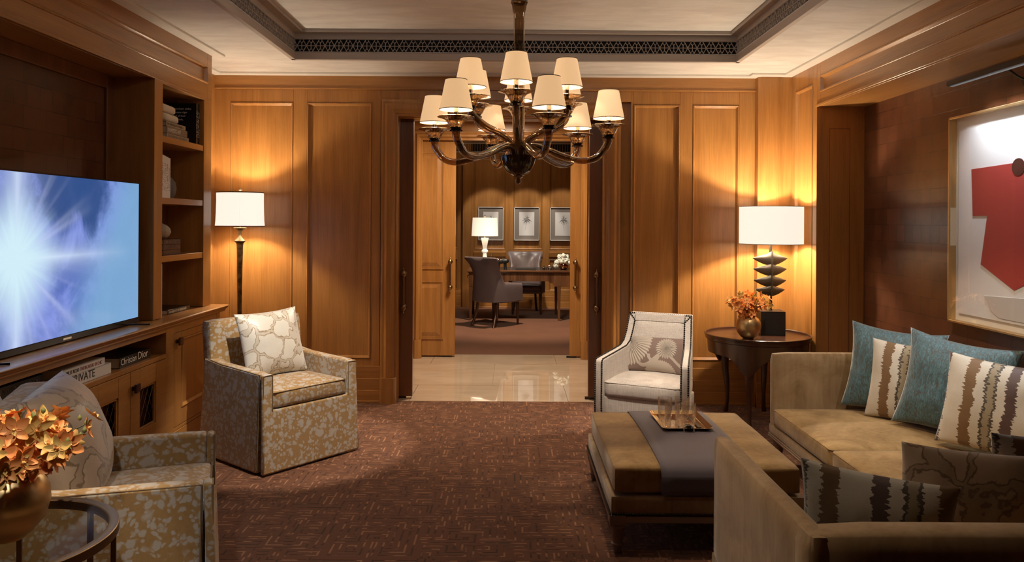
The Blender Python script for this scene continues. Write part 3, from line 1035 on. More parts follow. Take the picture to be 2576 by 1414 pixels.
# study: walls, ceiling, panelling
b = MB(); b.box(-3.4, -3.3, 8.4, 13.6, 0, 3.0); b.box(3.3, 3.4, 8.4, 13.6, 0, 3.0)
struct(b.out('wall_study_sides', W['z']))
b = MB(); b.box(-3.4, 3.4, 8.4, 13.6, 2.96, 3.0)
struct(b.out('ceiling_study', M['plaster']))
YS = 13.2
b = MB()
for (xa, xb, pp) in ((-3.3, -0.86, [(-2.0, -0.95)]), (-0.72, 3.3, [(-0.665, -0.11), (0.02, 0.535), (0.655, 1.2), (1.35, 1.9)])):
    yy = YS + (0.08 if xa < -3 else 0)
    framed_wall_y(b, (xa, xb), 0.0, 0.87, yy, 0.022, [(p, q, 0.30, 0.845) for p, q in pp])
    framed_wall_y(b, (xa, xb), 0.99, 2.96, yy, 0.022, [(p, q, 1.02, 2.60) for p, q in pp])
    b.box(xa, xb, yy, yy + 0.05, 0.87, 0.99)
b.box(-0.86, -0.72, YS - 0.02, YS + 0.1, 0, 2.96)
struct(b.out('wall_study', W['z'], bevel=0.002, seg=1))
b = MB()
for p, q in [(-0.665, -0.11), (0.02, 0.535), (0.655, 1.2)]:
    b.prism([(YS, 0.885), (YS - 0.03, 0.89), (YS - 0.045, 0.965), (YS - 0.02, 0.985), (YS, 0.985)], p, q, Matrix(((0, 0, 1, 0), (1, 0, 0, 0), (0, 1, 0, 0), (0, 0, 0, 1))))
struct(b.out('trim_8', W['x'], bevel=0.002, seg=1))
b = MB(); baseboard(b, -0.72, 3.2, YS); baseboard(b, -3.3, -0.86, YS + 0.08)
struct(b.out('baseboard_study', W['x'], bevel=0.004))
t_ = thing('slot_vent', 'dark slotted air vent running along the top of the far study wall', 'vent', (0.2, YS, 2.79))
b = MB(); b.box(-1.35, 1.35, -0.004, 0.002, -0.075, 0.075); b.out('backing', M['black'], t_)
b = MB()
for i in range(61): b.box(-1.35 + i * 0.045 - 0.007, -1.35 + i * 0.045 + 0.007, -0.03, -0.003, -0.07, 0.07)
b.out('slats', M['brass_dark'], t_)
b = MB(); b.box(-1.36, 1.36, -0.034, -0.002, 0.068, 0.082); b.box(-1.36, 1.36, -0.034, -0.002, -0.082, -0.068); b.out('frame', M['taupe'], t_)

# ------------------------------------------------------------------ fitted furniture on the left wall
LX = -2.20     # face of the fitted unit
# television niche: fascia over it, back panel
b = MB()
framed_wall_y(b, (-1.4, 5.52), 2.37, CE, 0.0, 0.016, [(-1.0, 5.44, 2.478, 2.607)], 0.03)
for v in b.bm.verts: v.co.y = -v.co.y
swapxy(b)
for v in b.bm.verts: v.co.x += LX
b.box(-2.47, LX - 0.03, -1.4, 5.52, 2.37, 2.41)
b.box(LX - 0.008, LX + 0.010, -1.4, 4.64, 2.365, 2.38)
struct(b.out('trim_9', W['y'], bevel=0.002, seg=1))
b = MB(); b.box(-2.474, -2.462, -1.4, 4.56, 0.88, 2.37)
struct(b.out('wall_niche_back', M['leather_tiles']))
b = MB(); b.box(-2.474, -2.445, 4.55, 4.64, 0.88, 2.37); b.box(-2.474, -2.445, -1.4, 4.55, 2.29, 2.37)
struct(b.out('trim_10', W['mz'], bevel=0.003))

bc = thing('bookcase', 'tall fitted honey-wood bookcase with three open shelves beside the television', 'bookcase', (LX, 5.08, 0.88))
b = MB(); b.box(-0.27, 0, -0.44, -0.33, 0, 1.49); b.box(-0.27, 0, 0.305, 0.44, 0, 1.489)
b.box(-0.27, 0.0, -0.33, 0.305, 1.475, 1.49)
b.out('side_stile', W['z'], bc, bevel=0.002)
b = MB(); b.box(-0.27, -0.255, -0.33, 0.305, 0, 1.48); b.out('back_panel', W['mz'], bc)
for z in (0.355, 0.725, 1.115):
    b = MB(); b.box(-0.255, -0.004, -0.33, 0.305, z - 0.006, z + 0.034); b.out('shelf', W['y'], bc, bevel=0.002)

KX = -2.13     # face of the low cabinet
t_ = thing('ledge', 'honey-wood moulded ledge running under the television and the bookcase', 'shelf', (KX, 3.0, 0.83))
b = MB(); b.prism([(-0.325, 0.0), (0.0, 0.0), (0.016, 0.0), (0.022, 0.008), (0.022, 0.016), (0.034, 0.022), (0.040, 0.032), (0.052, 0.038), (0.052, 0.044), (0.040, 0.048), (-0.325, 0.048)],
                  -4.0, 2.57, Matrix(((1, 0, 0, 0), (0, 0, 1, 0), (0, 1, 0, 0), (0, 0, 0, 1))))
b.out('ledge_top', W['y'], t_, bevel=0.0015, seg=1)

mc = thing('media_cabinet', 'low honey-wood cabinet with an open slot and lattice doors below the television', 'cabinet', (KX, 3.0, 0.0))
b = MB()
b.box(-0.325, -0.30, -4, 2.50, 0, 0.83)                     # back
b.box(-0.30, 0, -4, 1.66, 0.645, 0.672)                    # slot floor
b.box(-0.30, 0.0, -4, 1.66, 0.802, 0.8295)                   # rail under the ledge
b.box(-0.30, 0.001, 1.66, 1.77, 0.156, 0.829); b.box(-0.30, 0.001, 2.46, 2.52, 0.156, 0.829)
b.box(-0.29, -0.0005, -4, 1.66, 0.158, 0.178); b.box(-0.29, -0.0005, 1.77, 2.46, 0.158, 0.178); b.box(-0.30, 0.004, -4, 2.51, 0.0, 0.155)
b.box(-0.29, -0.0005, 1.77, 2.46, 0.78, 0.8285)
b.out('carcass', W['y'], mc, bevel=0.002)
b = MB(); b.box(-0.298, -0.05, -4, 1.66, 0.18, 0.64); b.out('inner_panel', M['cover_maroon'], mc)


def knob(par, y, z):
    b = MB(); b.rbox((0.026, y, z), (0.008, 0.026, 0.026), 0.005, 3); b.box(0.001, 0.02, y - 0.012, y + 0.012, z - 0.012, z + 0.012)
    b.out('door_knob', M['oxblood'], par, smooth=40)


for i, (ya, yb) in enumerate([(1.227, 1.656), (0.79, 1.222), (0.352, 0.785), (-0.085, 0.347)]):
    b = MB()
    wa, wb, za, zb = ya + 0.105, yb - 0.125, 0.285, 0.53
    b.box(-0.02, 0.002, ya, wa, 0.182, 0.642); b.box(-0.02, 0.002, wb, yb, 0.182, 0.642); b.box(-0.02, 0.002, wa, wb, 0.182, za); b.box(-0.02, 0.002, wa, wb, zb, 0.642)
    for (p, q, r_, s_) in ((wa, wa + 0.012, za, zb), (wb - 0.012, wb, za, zb), (wa, wb, za, za + 0.012), (wa, wb, zb - 0.012, zb)):
        b.box(-0.015, -0.003, p, q, r_, s_)
    d = b.out('door', W['y'], mc, bevel=0.0015, seg=1)
    b = MB()
    h_, w_ = zb - za, wb - wa
    step = 0.058
    k = -8
    while k < 12:
        for sg in (1, -1):
            # diagonal clipped to the window: z = za + (y - wa)*1.75*sg + k*step*1.75
            pts = []
            m_ = 1.75 * sg
            c_ = za + k * step * 1.75
            for (yy) in (wa, wb):
                zz = c_ + (yy - wa) * m_
                if za <= zz <= zb: pts.append((yy, zz))
            for zz in (za, zb):
                yy = wa + (zz - c_) / m_
                if wa < yy < wb: pts.append((yy, zz))
            if len(pts) >= 2:
                (p0, q0), (p1, q1) = pts[0], pts[1]
                b.tube([(-0.012, p0, q0), (-0.012, p1, q1)], 0.0013, 5)
        k += 1
    b.out('lattice', M['brass_dark'], d)
    if i % 2 == 0: knob(d, ya + 0.03, 0.548)
b = MB(); framed_wall_y(b, (1.775, 2.455), 0.182, 0.778, 0.0, 0.012, [(1.88, 2.38, 0.285, 0.735)], 0.02)
for v in b.bm.verts: v.co.y = -v.co.y
swapxy(b)
d = b.out('door', W['z'], mc, bevel=0.0015, seg=1)
knob(d, 1.815, 0.725)

# ------------------------------------------------------------------ television
tv = thing('television', 'large flat television showing a blue starburst on the honey-wood ledge', 'television', (-2.26, 3.80, 0.878))
b = MB(); b.rbox((0, 0, 0.425), (0.022, 0.735, 0.418), 0.006, 3); b.box(0.005, 0.026, -0.735, 0.735, 0.007, 0.035); b.out('casing', M['tv_black'], tv, smooth=40)
b = MB(); b.box(0.0225, 0.0235, -0.724, 0.724, 0.038, 0.834)
sc_ = b.out('screen', M['tv_screen'], tv)
for v in sc_.data.vertices: v.co += V((-2.26, 3.80, 0.878))          # picture laid out in room metres
sc_.location = (2.26, -3.80, -0.878)
b = MB(); b.box(0.026, 0.0275, -0.035, 0.035, 0.016, 0.026); b.out('maker_plate', M['silver'], tv)
for s in (-0.69, 0.55):
    b = MB(); b.tube([(-0.10, s + 0.06, 0.005), (0.0, s, 0.014), (0.02, s, 0.02)], 0.005, 8); b.tube([(0.13, s + 0.10, 0.005), (0.02, s, 0.014), (0.0, s, 0.02)], 0.005, 8)
    b.out('foot', M['tv_black'], tv, smooth=60)


# ------------------------------------------------------------------ books and small things on the shelves
def book(label, L, D, T, loc, rz, cover, title=None, ink=None, tsize=None, fit=None, tx=None, pages=True, group=None, blocks=None, name='book', stand=False, bars=None):
    """a book lying flat: x along the spine, spine towards -Y, z up; stand=True turns it upright (spine vertical)"""
    t = thing(name, label, 'book', loc, rz, group)
    c = 0.0025
    b = MB()
    if not stand:
        b.box(-L / 2, L / 2, 0, D, 0, c); b.box(-L / 2, L / 2, 0, D, T - c, T); b.box(-L / 2, L / 2, 0, c, 0, T)
        b.out('cover', cover, t, bevel=0.001, seg=1)
        b = MB(); b.box(-L / 2 + 0.004, L / 2 - 0.004, c, D - 0.004, c, T - c); b.out('pages', M['paper'], t)
        if title:
            text(title, tsize or T * 0.7, ink, t, (tx if tx is not None else -L / 2 + 0.02, -0.0006, T * 0.26), (PI / 2, 0, 0), fit=fit)
        if blocks: lettering(t, -L / 2 + 0.015, L / 2 - 0.03, T * 0.3, T * 0.7, ink, blocks)
    else:
        b.box(-T / 2, -T / 2 + c, 0, D, 0, L); b.box(T / 2 - c, T / 2, 0, D, 0, L); b.box(-T / 2, T / 2, 0, c, 0, L)
        b.out('cover', cover, t, bevel=0.001, seg=1)
        b = MB(); b.box(-T / 2 + c, T / 2 - c, c, D - 0.004, 0.003, L - 0.003); b.out('pages', M['paper'], t)
        if blocks:
            b = MB(); rr = random.Random(len(label)); z = L * 0.18
            while z < L * 0.82:
                hgt = rr.uniform(0.0018, 0.003); c_ = rr.choice((-0.1, 0.0, 0.12)) * T; b.box(c_ - T * rr.uniform(0.08, 0.2), c_ + T * rr.uniform(0.08, 0.2), -0.0012, 0, z, z + hgt); z += hgt + (0.0022 if rr.random() < 0.8 else 0.009)
            b.out('spine_lettering', ink, t)
    return t


def lettering(par, x0, x1, z0, z1, ink, seed):
    """small print too far away to read, as separate strokes"""
    b = MB(); rr = random.Random(seed); x = x0
    while x < x1:
        wd = rr.uniform(0.004, 0.008)
        b.box(x, x + 0.0022, -0.0012, 0, z0, z1)
        if rr.random() < 0.6: b.box(x, x + wd, -0.0012, 0, z1 - 0.003, z1)
        if rr.random() < 0.5: b.box(x, x + wd, -0.0012, 0, z0, z0 + 0.003)
        x += wd + (0.004 if rr.random() < 0.8 else 0.012)
    b.out('spine_lettering', ink, par)


RZ = PI / 2
SX = -2.165
book('thick black fashion book lying alone in the open slot below the television', 0.36, 0.26, 0.058, (SX, 4.355, 0.672), RZ, M['cover_black'], 'Christian', M['ink_white'], 0.050, 0.175, -0.165)
text('Dior', 0.062, M['ink_white'], COL.objects['book'], (0.03, -0.0006, 0.015), (PI / 2, 0, 0), fit=0.115)
book('wide white book with bold black lettering, under the thinner white book', 0.40, 0.30, 0.056, (SX + 0.01, 3.87, 0.672), RZ, M['white_paper'], 'PRIVATE', M['ink'], 0.058, 0.21, -0.17)
mr = book('thinner white book on top of the bold-lettered white book', 0.37, 0.28, 0.038, (SX + 0.006, 3.83, 0.728), RZ, M['white_paper'], 'MILES REDD', M['ink'], 0.026, 0.11, -0.165)
text('THE BIG BOOK OF CHIC', 0.026, M['ink_red'], mr, (-0.045, -0.0006, 0.010), (PI / 2, 0, 0), fit=0.20)
book('dark maroon book lying deep in the slot, left of the white books', 0.34, 0.26, 0.05, (-2.20, 3.42, 0.672), RZ, M['cover_maroon'], None, M['ink_grey'], blocks=5)
book('black book with faint pale print on the maroon book in the slot', 0.32, 0.25, 0.045, (-2.21, 3.41, 0.722), RZ, M['cover_black'], None, M['ink_grey'], blocks=8)
book('teal book at the far left of the open slot', 0.36, 0.27, 0.06, (-2.15, 3.04, 0.672), RZ, M['cover_teal'], None, None)
# bookcase, lowest compartment
ZL = 0.8785
pr = book('black book lying on the ledge at the foot of the bookcase', 0.34, 0.24, 0.03, (-2.235, 5.08, ZL), RZ, M['cover_black'], 'PORTRAITS OF THE RENAISSANCE', M['ink_white'], 0.02, 0.26, -0.15)
book('tall pale book standing against the left side of the lowest bookcase shelf', 0.34, 0.2, 0.022, (-2.21, 4.766, ZL), RZ, M['white_paper'], None, M['ink_grey'], stand=True, blocks=3)
# third shelf: three matching books with a shell on top
Z3 = 0.88 + 0.355 + 0.034
for i, lab in enumerate(('lowest of three matching brown books stacked under the shell', 'middle one of three matching brown books stacked under the shell', 'topmost of three matching brown books, with the shell on it')):
    book(lab, 0.25, 0.19, 0.034, (-2.225, 4.945 + 0.002 * i, Z3 + 0.0345 * i), RZ, M['cover_maroon'], None, M['ink_grey'], blocks=20 + i, group='three brown books under the shell')
b = MB()
b.lathe([(0.0, 0.0), (0.03, 0.002), (0.055, 0.02), (0.066, 0.045), (0.06, 0.07), (0.042, 0.09), (0.015, 0.102), (0, 0.103)], 40, f=lambda a, t: 1 + 0.03 * math.cos(13 * a) * math.sin(t * PI))
tag(b.out('sea_shell', M['cover_tan'], smooth=180, loc=(-2.285, 4.90, Z3 + 0.1035)), 'ribbed sea shell resting on three stacked brown books', 'shell')
# second shelf: magazines and a stone vase
Z2 = 0.88 + 0.725 + 0.034
for i, (lab, ink) in enumerate((('white magazine with red spine print, leftmost of four standing on the second shelf', 'ink_red'), ('white magazine with dark spine print standing second of four on the shelf', 'ink_grey'),
                                ('white magazine with bright red spine print standing third of four on the shelf', 'ink_red'), ('white magazine standing last of four, beside the grey stone vase', 'ink_grey'))):
    book(lab, 0.275 - 0.004 * i, 0.19, 0.037, (-2.23 - 0.004 * i, 4.82 + i * 0.0385, Z2), RZ, M['white_paper'], None, M[ink], stand=True, blocks=i + 2, group='white magazines on the second shelf')
b = MB(); b.lathe([(0, 0), (0.05, 0.0), (0.066, 0.03), (0.072, 0.07), (0.066, 0.11), (0.045, 0.142), (0.03, 0.15), (0.028, 0.145), (0, 0.14)], 28)
tag(b.out('stone_vase', M['stone'], smooth=60, loc=(-2.345, 5.10, Z2)), 'rounded grey stone vase behind the white magazines on the second shelf', 'vase')
# top shelf
Z1 = 0.88 + 1.115 + 0.034
for i, lab in enumerate(('black book with a white quotation on its cover, standing upright on the top shelf', 'black book standing upright at the very right end of the top shelf')):
    q = book(lab, 0.29, 0.215, 0.028, (-2.225, 5.325 + i * 0.029, Z1), RZ, M['cover_black'], None, M['ink_white'], stand=True, blocks=7 + i, group='black upright books on the top shelf')
    if i == 0:
        for n_, ln in enumerate(('\u201cFor smokers today,', 'the Havana cigar', '     symbol of their', '          to the grade,', '                  ipling', '                  is a')):
            text(ln, 0.019, M['ink_white'], q, (-0.0146, 0.19, 0.245 - n_ * 0.025), (PI / 2, 0, -PI / 2), 'quotation_lettering')
book('thin gold book standing against the left side of the top shelf', 0.30, 0.22, 0.016, (-2.215, 4.762, Z1), RZ, M['cover_gold'], None, None, stand=True)
book('tan book at the bottom of the stack on the top shelf', 0.33, 0.22, 0.032, (-2.235, 5.05, Z1), RZ, M['cover_tan'], None, M['ink_grey'], blocks=31)
book('olive-grey book with white capitals in the middle of the top-shelf stack', 0.31, 0.22, 0.046, (-2.237, 5.04, Z1 + 0.0325), RZ, M['cover_olive'], 'DOMESTIC ART', M['ink_white'], 0.034, 0.19, -0.14)
book('slim pale book with dark capitals, uppermost of the three in the top-shelf stack', 0.29, 0.21, 0.03, (-2.24, 5.03, Z1 + 0.079), RZ, M['cover_tan'], 'PIONEERS POSSIBLE', M['ink'], 0.021, 0.24, -0.13)
for i, lab in enumerate(('cream rounded paper roll lying directly on the stacked books of the top shelf', 'cream rounded paper roll lying uppermost on the top shelf stack')):
    b = MB(); b.rbox((0, 0, 0.029), (0.12, 0.09, 0.029), 0.027, 5)
    tag(b.out('paper_roll', M['paper'], smooth=60, loc=(-2.335 - 0.005 * i, 4.99 - 0.035 * i, Z1 + 0.1095 + i * 0.058), rot=(0, 0, RZ + 0.06)), lab, 'paper')

# ------------------------------------------------------------------ chandelier
CH = V((0.03, 3.80, 0))
ch = thing('chandelier', 'twelve-armed smoked amber glass chandelier with parchment shades hanging from the ceiling', 'chandelier', CH)
flute = lambda n_, a_: (lambda a, t: 1 + a_ * math.cos(n_ * a))
b = MB()
b.lathe([(0.014, 1.84), (0.026, 1.90), (0.030, 2.0), (0.027, 2.2), (0.026, 2.40), (0.028, 2.52), (0.036, 2.585), (0.040, 2.60)], 32, f=flute(8, 0.035))
b.out('stem', M['amber'], ch, smooth=70)
b = MB()
b.lathe([(0.026, 2.595), (0.043, 2.602), (0.043, 2.612), (0.026, 2.618)], 28)
b.out('stem_ring', M['amber_dark'], ch, smooth=50)
b = MB(); b.lathe([(0.03, 2.615), (0.05, 2.64), (0.056, 2.66), (0.042, 2.69), (0.03, 2.72), (0.028, 2.88)], 32, f=flute(8, 0.04)); b.out('upper_bulb', M['amber'], ch, smooth=70)
b = MB(); b.lathe([(0.0, 2.925), (0.07, 2.918), (0.07, 2.90), (0.045, 2.87), (0.02, 2.86), (0.0, 2.86)], 28); b.out('ceiling_rose', M['brass_dark'], ch, smooth=40)
b = MB()
b.lathe([(0.0, 1.728), (0.03, 1.732), (0.062, 1.752), (0.083, 1.785), (0.092, 1.822), (0.093, 1.832), (0.089, 1.832), (0.08, 1.81), (0.0, 1.80)], 48, f=flute(16, 0.02))
b.out('bowl', M['amber_dark'], ch, smooth=70)
b = MB(); b.lathe([(0, 1.688), (0.008, 1.69), (0.017, 1.70), (0.017, 1.706), (0.010, 1.713), (0.020, 1.72), (0.026, 1.726), (0.02, 1.735), (0, 1.736)], 20); b.out('finial', M['amber'], ch, smooth=60)


def smooth_path(pts, n=7):
    pts = [V(p) for p in pts]
    out = []
    for i in range(len(pts) - 1):
        p0, p1, p2, p3 = pts[max(i - 1, 0)], pts[i], pts[i + 1], pts[min(i + 2, len(pts) - 1)]
        for k in range(n):
            t = k / n
            out.append(0.5 * ((2 * p1) + (p2 - p0) * t + (2 * p0 - 5 * p1 + 4 * p2 - p3) * t * t + (3 * p1 - p0 - 3 * p2 + p3) * t ** 3))
    out.append(pts[-1])
    return out


LOW = [(0.025, 1.80), (0.035, 1.855), (0.075, 1.878), (0.14, 1.862), (0.23, 1.825), (0.32, 1.805), (0.39, 1.818), (0.432, 1.862), (0.447, 1.892), (0.45, 1.915)]
UPP = [(0.02, 1.80), (0.028, 1.86), (0.055, 1.905), (0.11, 1.94), (0.18, 1.968), (0.235, 2.0), (0.262, 2.025), (0.27, 2.047)]


def ch_arm(path, ang, shade_z, first=None):
    rho, zt = path[-1]
    if first is not None:
        a = first.copy(); COL.objects.link(a); a.rotation_euler = (0, 0, ang)
        for c in [x for x in COL.objects if x.parent is first]:
            k = c.copy(); COL.objects.link(k); k.parent = a
        return a
    b = MB()
    pts = smooth_path([(r, 0, z) for r, z in path])
    b.tube(pts, [0.0195 - 0.002 * math.sin(PI * i / (len(pts) - 1)) for i in range(len(pts))], 12)
    a = b.out('arm', M['amber'], ch, smooth=80)
    a.rotation_euler = (0, 0, ang)
    b = MB()
    b.lathe([(0.020, zt - 0.006), (0.030, zt - 0.004), (0.031, zt + 0.003), (0.022, zt + 0.008), (0.028, zt + 0.011), (0.028, zt + 0.016), (0.02, zt + 0.018)], 20, (rho, 0, 0)); b.out('collar', M['amber_dark'], a, smooth=50)
    b = MB()
    pr = [(0.024, 0.014), (0.031, 0.018), (0.036, 0.028), (0.041, 0.039), (0.050, 0.050), (0.066, 0.058), (0.085, 0.062)]
    b.lathe([(r, zt + z) for r, z in pr] + [(r - 0.003, zt + z + 0.002) for r, z in reversed(pr)], 64, (rho, 0, 0), f=lambda q, t: 1 + 0.026 * math.cos(18 * q))
    b.out('drip_cup', M['amber'], a, smooth=80)
    b = MB(); b.lathe([(0.0105, zt + 0.014), (0.0105, shade_z - 0.005), (0.0, shade_z - 0.005)], 14, (rho, 0, 0)); b.out('socket', M['chrome'], a, smooth=50)
    b = MB(); b.lathe([(0.011, shade_z - 0.008), (0.011, shade_z + 0.04), (0, shade_z + 0.04)], 14, (rho, 0, 0)); b.out('candle_sleeve', M['candle'], a, smooth=50)
    b = MB(); b.lathe([(0.077, shade_z), (0.050, shade_z + 0.138), (0.0495, shade_z + 0.138), (0.0765, shade_z)], 32, (rho, 0, 0), closed=True); s = b.out('lamp_shade', M['shade_ch'], a, smooth=50)
    b = MB()
    for (r, z) in ((0.0772, shade_z + 0.001), (0.0502, shade_z + 0.138)):
        b.lathe([(r - 0.001, z - 0.0015), (r + 0.0008, z - 0.0015), (r + 0.0008, z + 0.0015), (r - 0.001, z + 0.0015)], 32, (rho, 0, 0), closed=True)
    for q in range(3):
        g = q * 2 * PI / 3 + 0.4
        b.tube([(rho + 0.011 * math.cos(g), 0.011 * math.sin(g), shade_z + 0.012), (rho + 0.0755 * math.cos(g), 0.0755 * math.sin(g), shade_z + 0.003)], 0.0009, 5)
    b.out('shade_trim', M['shade_rim'], a)
    b = MB(); b.lathe([(0, shade_z + 0.038), (0.010, shade_z + 0.046), (0.015, shade_z + 0.062), (0.010, shade_z + 0.08), (0, shade_z + 0.088)], 12, (rho, 0, 0)); b.out('bulb', M['bulb'], a, smooth=80)
    return a


# angle measured from the direction towards the camera (-Y), to the right
def cam_ang(phi): return R(phi) - PI / 2
low0 = ch_arm(LOW, cam_ang(17), 2.010)
for k in range(1, 6): ch_arm(LOW, cam_ang(17 + 60 * k + (2, -3, 2, -2, 3)[k - 1]), 2.010, low0)
up0 = ch_arm(UPP, cam_ang(-3), 2.152)
for k in range(1, 6): ch_arm(UPP, cam_ang(-3 + 60 * k + (2, -3, 3, -2, 2)[k - 1]), 2.152, up0)
for k in range(6):
    for path, off, sz, pw in ((LOW, 17, 2.010, 4.0), (UPP, -3, 2.152, 4.0)):
        a = cam_ang(off + 60 * k); rho = path[-1][0]
        light('chandelier_bulb', 'POINT', (CH.x + rho * math.cos(a), CH.y + rho * math.sin(a), sz + 0.062), pw, WARM, 0.017)

# ------------------------------------------------------------------ floor lamp
fl = thing('floor_lamp', 'slender bronze floor lamp with white drum shade behind the left armchair', 'lamp', (-2.135, 5.93, 0))
b = MB(); b.lathe([(0, 0), (0.13, 0.0), (0.135, 0.012), (0.12, 0.03), (0.05, 0.045), (0.03, 0.06)], 28); b.out('base', M['pole'], fl, smooth=40)
b = MB(); b.lathe([(0.028, 0.05), (0.017, 0.16), (0.0145, 0.5), (0.017, 0.85), (0.021, 1.15), (0.025, 1.30), (0.0285, 1.318), (0.042, 1.332), (0.042, 1.337), (0.026, 1.352), (0.014, 1.37), (0.012, 1.40), (0.020, 1.42), (0.050, 1.437), (0.050, 1.441), (0.0, 1.441)], 12); b.out('pole', M['pole'], fl, smooth=35)
b = MB()
pf = lambda a, t: 1 - 0.035 * (1 - abs(math.cos(3 * a))) ** 3
prof = [(0.184, 1.452), (0.180, 1.49), (0.177, 1.56), (0.175, 1.65), (0.176, 1.715)]
b.lathe(prof + [(r - 0.001, z) for r, z in reversed(prof)], 72, closed=True); b.out('lamp_shade', M['shade_floor'], fl, smooth=40)
b = MB()
for z, r in ((1.452, 0.1845), (1.715, 0.1765)):
    b = MB(); b.lathe([(r - 0.002, z - 0.004), (r + 0.0012, z - 0.004), (r + 0.0012, z + 0.004), (r - 0.002, z + 0.004)], 72, closed=True); b.out('shade_trim', M['piping'], fl)
rib_m = m_shade('shade_rib_lit', (1.0, 0.9, 0.78), 0.5)
for k in range(8):
    b = MB(); a = k * PI / 4 + 0.32; b.tube([(r * 1.003 * math.cos(a), r * 1.003 * math.sin(a), z) for r, z in prof], 0.0008, 4); b.out('shade_rib', rib_m, fl)
b = MB(); b.tube([(0, 0, 1.44), (0, 0, 1.735)], 0.004, 8); b.lathe([(0, 1.73), (0.012, 1.735), (0.008, 1.75), (0, 1.752)], 12)
for k in range(3): b.tube([(0, 0, 1.712), (0.175 * math.cos(k * 2.094), 0.175 * math.sin(k * 2.094), 1.712)], 0.002, 5)
b.out('harp', M['pole'], fl, smooth=50)
b = MB(); b.lathe([(0, 1.54), (0.03, 1.57), (0.03, 1.60), (0, 1.63)], 14, (0.02, 0, 0)); b.out('bulb', M['bulb'], fl, smooth=80)
light('floor_lamp_bulb', 'POINT', (-2.115, 5.93, 1.585), 60, WARM, 0.03)

# ------------------------------------------------------------------ round table, lamp
RT = V((1.876, 5.76, 0))
rt = thing('round_side_table', 'round dark-stained side table with raised rim and curved legs in the corner', 'table', RT)
zt_ = 0.645
b = MB(); b.lathe([(0.0, zt_ - 0.03), (0.375, zt_ - 0.03), (0.385, zt_ - 0.024), (0.387, zt_), (0.392, zt_ + 0.008), (0.392, zt_ + 0.014), (0.386, zt_ + 0.017), (0.381, zt_ + 0.013), (0.380, zt_), (0.0, zt_)], 72)
b.out('table_top', W['dx'], rt, smooth=40)
b = MB()
n_ = 96
vs, fs = [], []
for k in range(n_):
    a = 2 * PI * k / n_
    dleg = min(abs(((a - la + PI) % (2 * PI)) - PI) for la in (R(62), R(122), R(242), R(302)))
    zb = zt_ - 0.125 - 0.13 * math.exp(-(dleg / 0.24) ** 2)
    c_, s_ = math.cos(a), math.sin(a)
    vs += [(0.372 * c_, 0.372 * s_, zt_ - 0.03), (0.364 * c_, 0.364 * s_, zb), (0.345 * c_, 0.345 * s_, zb), (0.35 * c_, 0.35 * s_, zt_ - 0.03)]
for k in range(n_):
    q = (k + 1) % n_
    for j in range(4): fs.append((k * 4 + j, q * 4 + j, q * 4 + (j + 1) % 4, k * 4 + (j + 1) % 4))
b.add(vs, fs); b.out('apron', W['dz'], rt, smooth=50)
for la in (62, 122, 242, 302):
    b = MB(); c_, s_ = math.cos(R(la)), math.sin(R(la))
    pts = smooth_path([(r * c_, r * s_, z) for r, z in ((0.312, zt_ - 0.07), (0.318, 0.48), (0.318, 0.36), (0.296, 0.22), (0.292, 0.10), (0.31, 0.0))], 5)
    m_ = len(pts) - 1
    b.tube(pts, [0.052 - 0.037 * min(1, (i / m_) / 0.72) ** 0.8 + (0.004 if i / m_ > 0.9 else 0) for i in range(m_ + 1)], 10)
    b.out('leg', W['dz'], rt, smooth=60)

tl = thing('table_lamp', 'bronze leaf-stack table lamp with wide ivory drum shade on the round table', 'lamp', (2.005, 5.845, zt_))
b = MB(); b.rbox((0, 0, 0.092), (0.092, 0.092, 0.092), 0.003, 2); o = b.out('base', M['blackbox'], tl, smooth=40); o.rotation_euler = (0, 0, R(-6))
b = MB(); b.tube([(0, 0, 0.18), (0, 0, 0.31), (0, 0.01, 0.62), (0, 0, 0.70)], [0.013, 0.011, 0.010, 0.012], 10); b.out('stem', M['iron'], tl, smooth=60)
for (zc_, hw, hh) in ((0.585, 0.136, 0.052), (0.502, 0.130, 0.050), (0.414, 0.127, 0.049), (0.342, 0.115, 0.044)):
    b = MB()
    nu, nv = 20, 6
    for sd in (-1, 1):
        vs = []
        for i in range(nu + 1):
            u = -1 + 2 * i / nu
            for j in range(nv + 1):
                v_ = -1 + 2 * j / nv
                e = (1 - abs(u) ** 1.7)
                up = hh * (0.62 * e + 0.38 * max(0, 1 - abs(u) * 3.5)) if v_ > 0 else hh * 1.05 * e
                x = u * hw; z = zc_ + v_ * up
                y = -0.016 + 0.032 * abs(u) - 0.012 * (1 - v_ * v_) * (1 - u * u) + sd * 0.004 * max(0.0, 1 - max(abs(u), abs(v_)) ** 4)
                vs.append((x, y, z))
        fs = [(i * (nv + 1) + j, (i + 1) * (nv + 1) + j, (i + 1) * (nv + 1) + j + 1, i * (nv + 1) + j + 1) for i in range(nu) for j in range(nv)]
        b.add(vs, fs)
    bmesh.ops.remove_doubles(b.bm, verts=b.bm.verts, dist=1e-5)
    b.tube([(0, -0.034, zc_ - hh * 0.9), (0, -0.036, zc_), (0, -0.028, zc_ + hh * 1.1)], [0.004, 0.005, 0.003], 6)
    b.out('leaf', M['iron'], tl, smooth=60, solid=0.004)
b = MB(); b.lathe([(0.238, 0.695), (0.238, 0.985), (0.2365, 0.985), (0.2365, 0.695)], 64, closed=True); b.out('lamp_shade', M['shade_table'], tl, smooth=40)
b = MB()
for z in (0.697, 0.984): b.lathe([(0.236, z - 0.002), (0.2388, z - 0.002), (0.2388, z + 0.002), (0.236, z + 0.002)], 64, closed=True)
for k in range(3): b.tube([(0, 0, 0.975), (0.236 * math.cos(k * 2.094), 0.236 * math.sin(k * 2.094), 0.982)], 0.002, 5)
b.tube([(0, 0, 0.69), (0, 0, 0.975)], 0.004, 6)
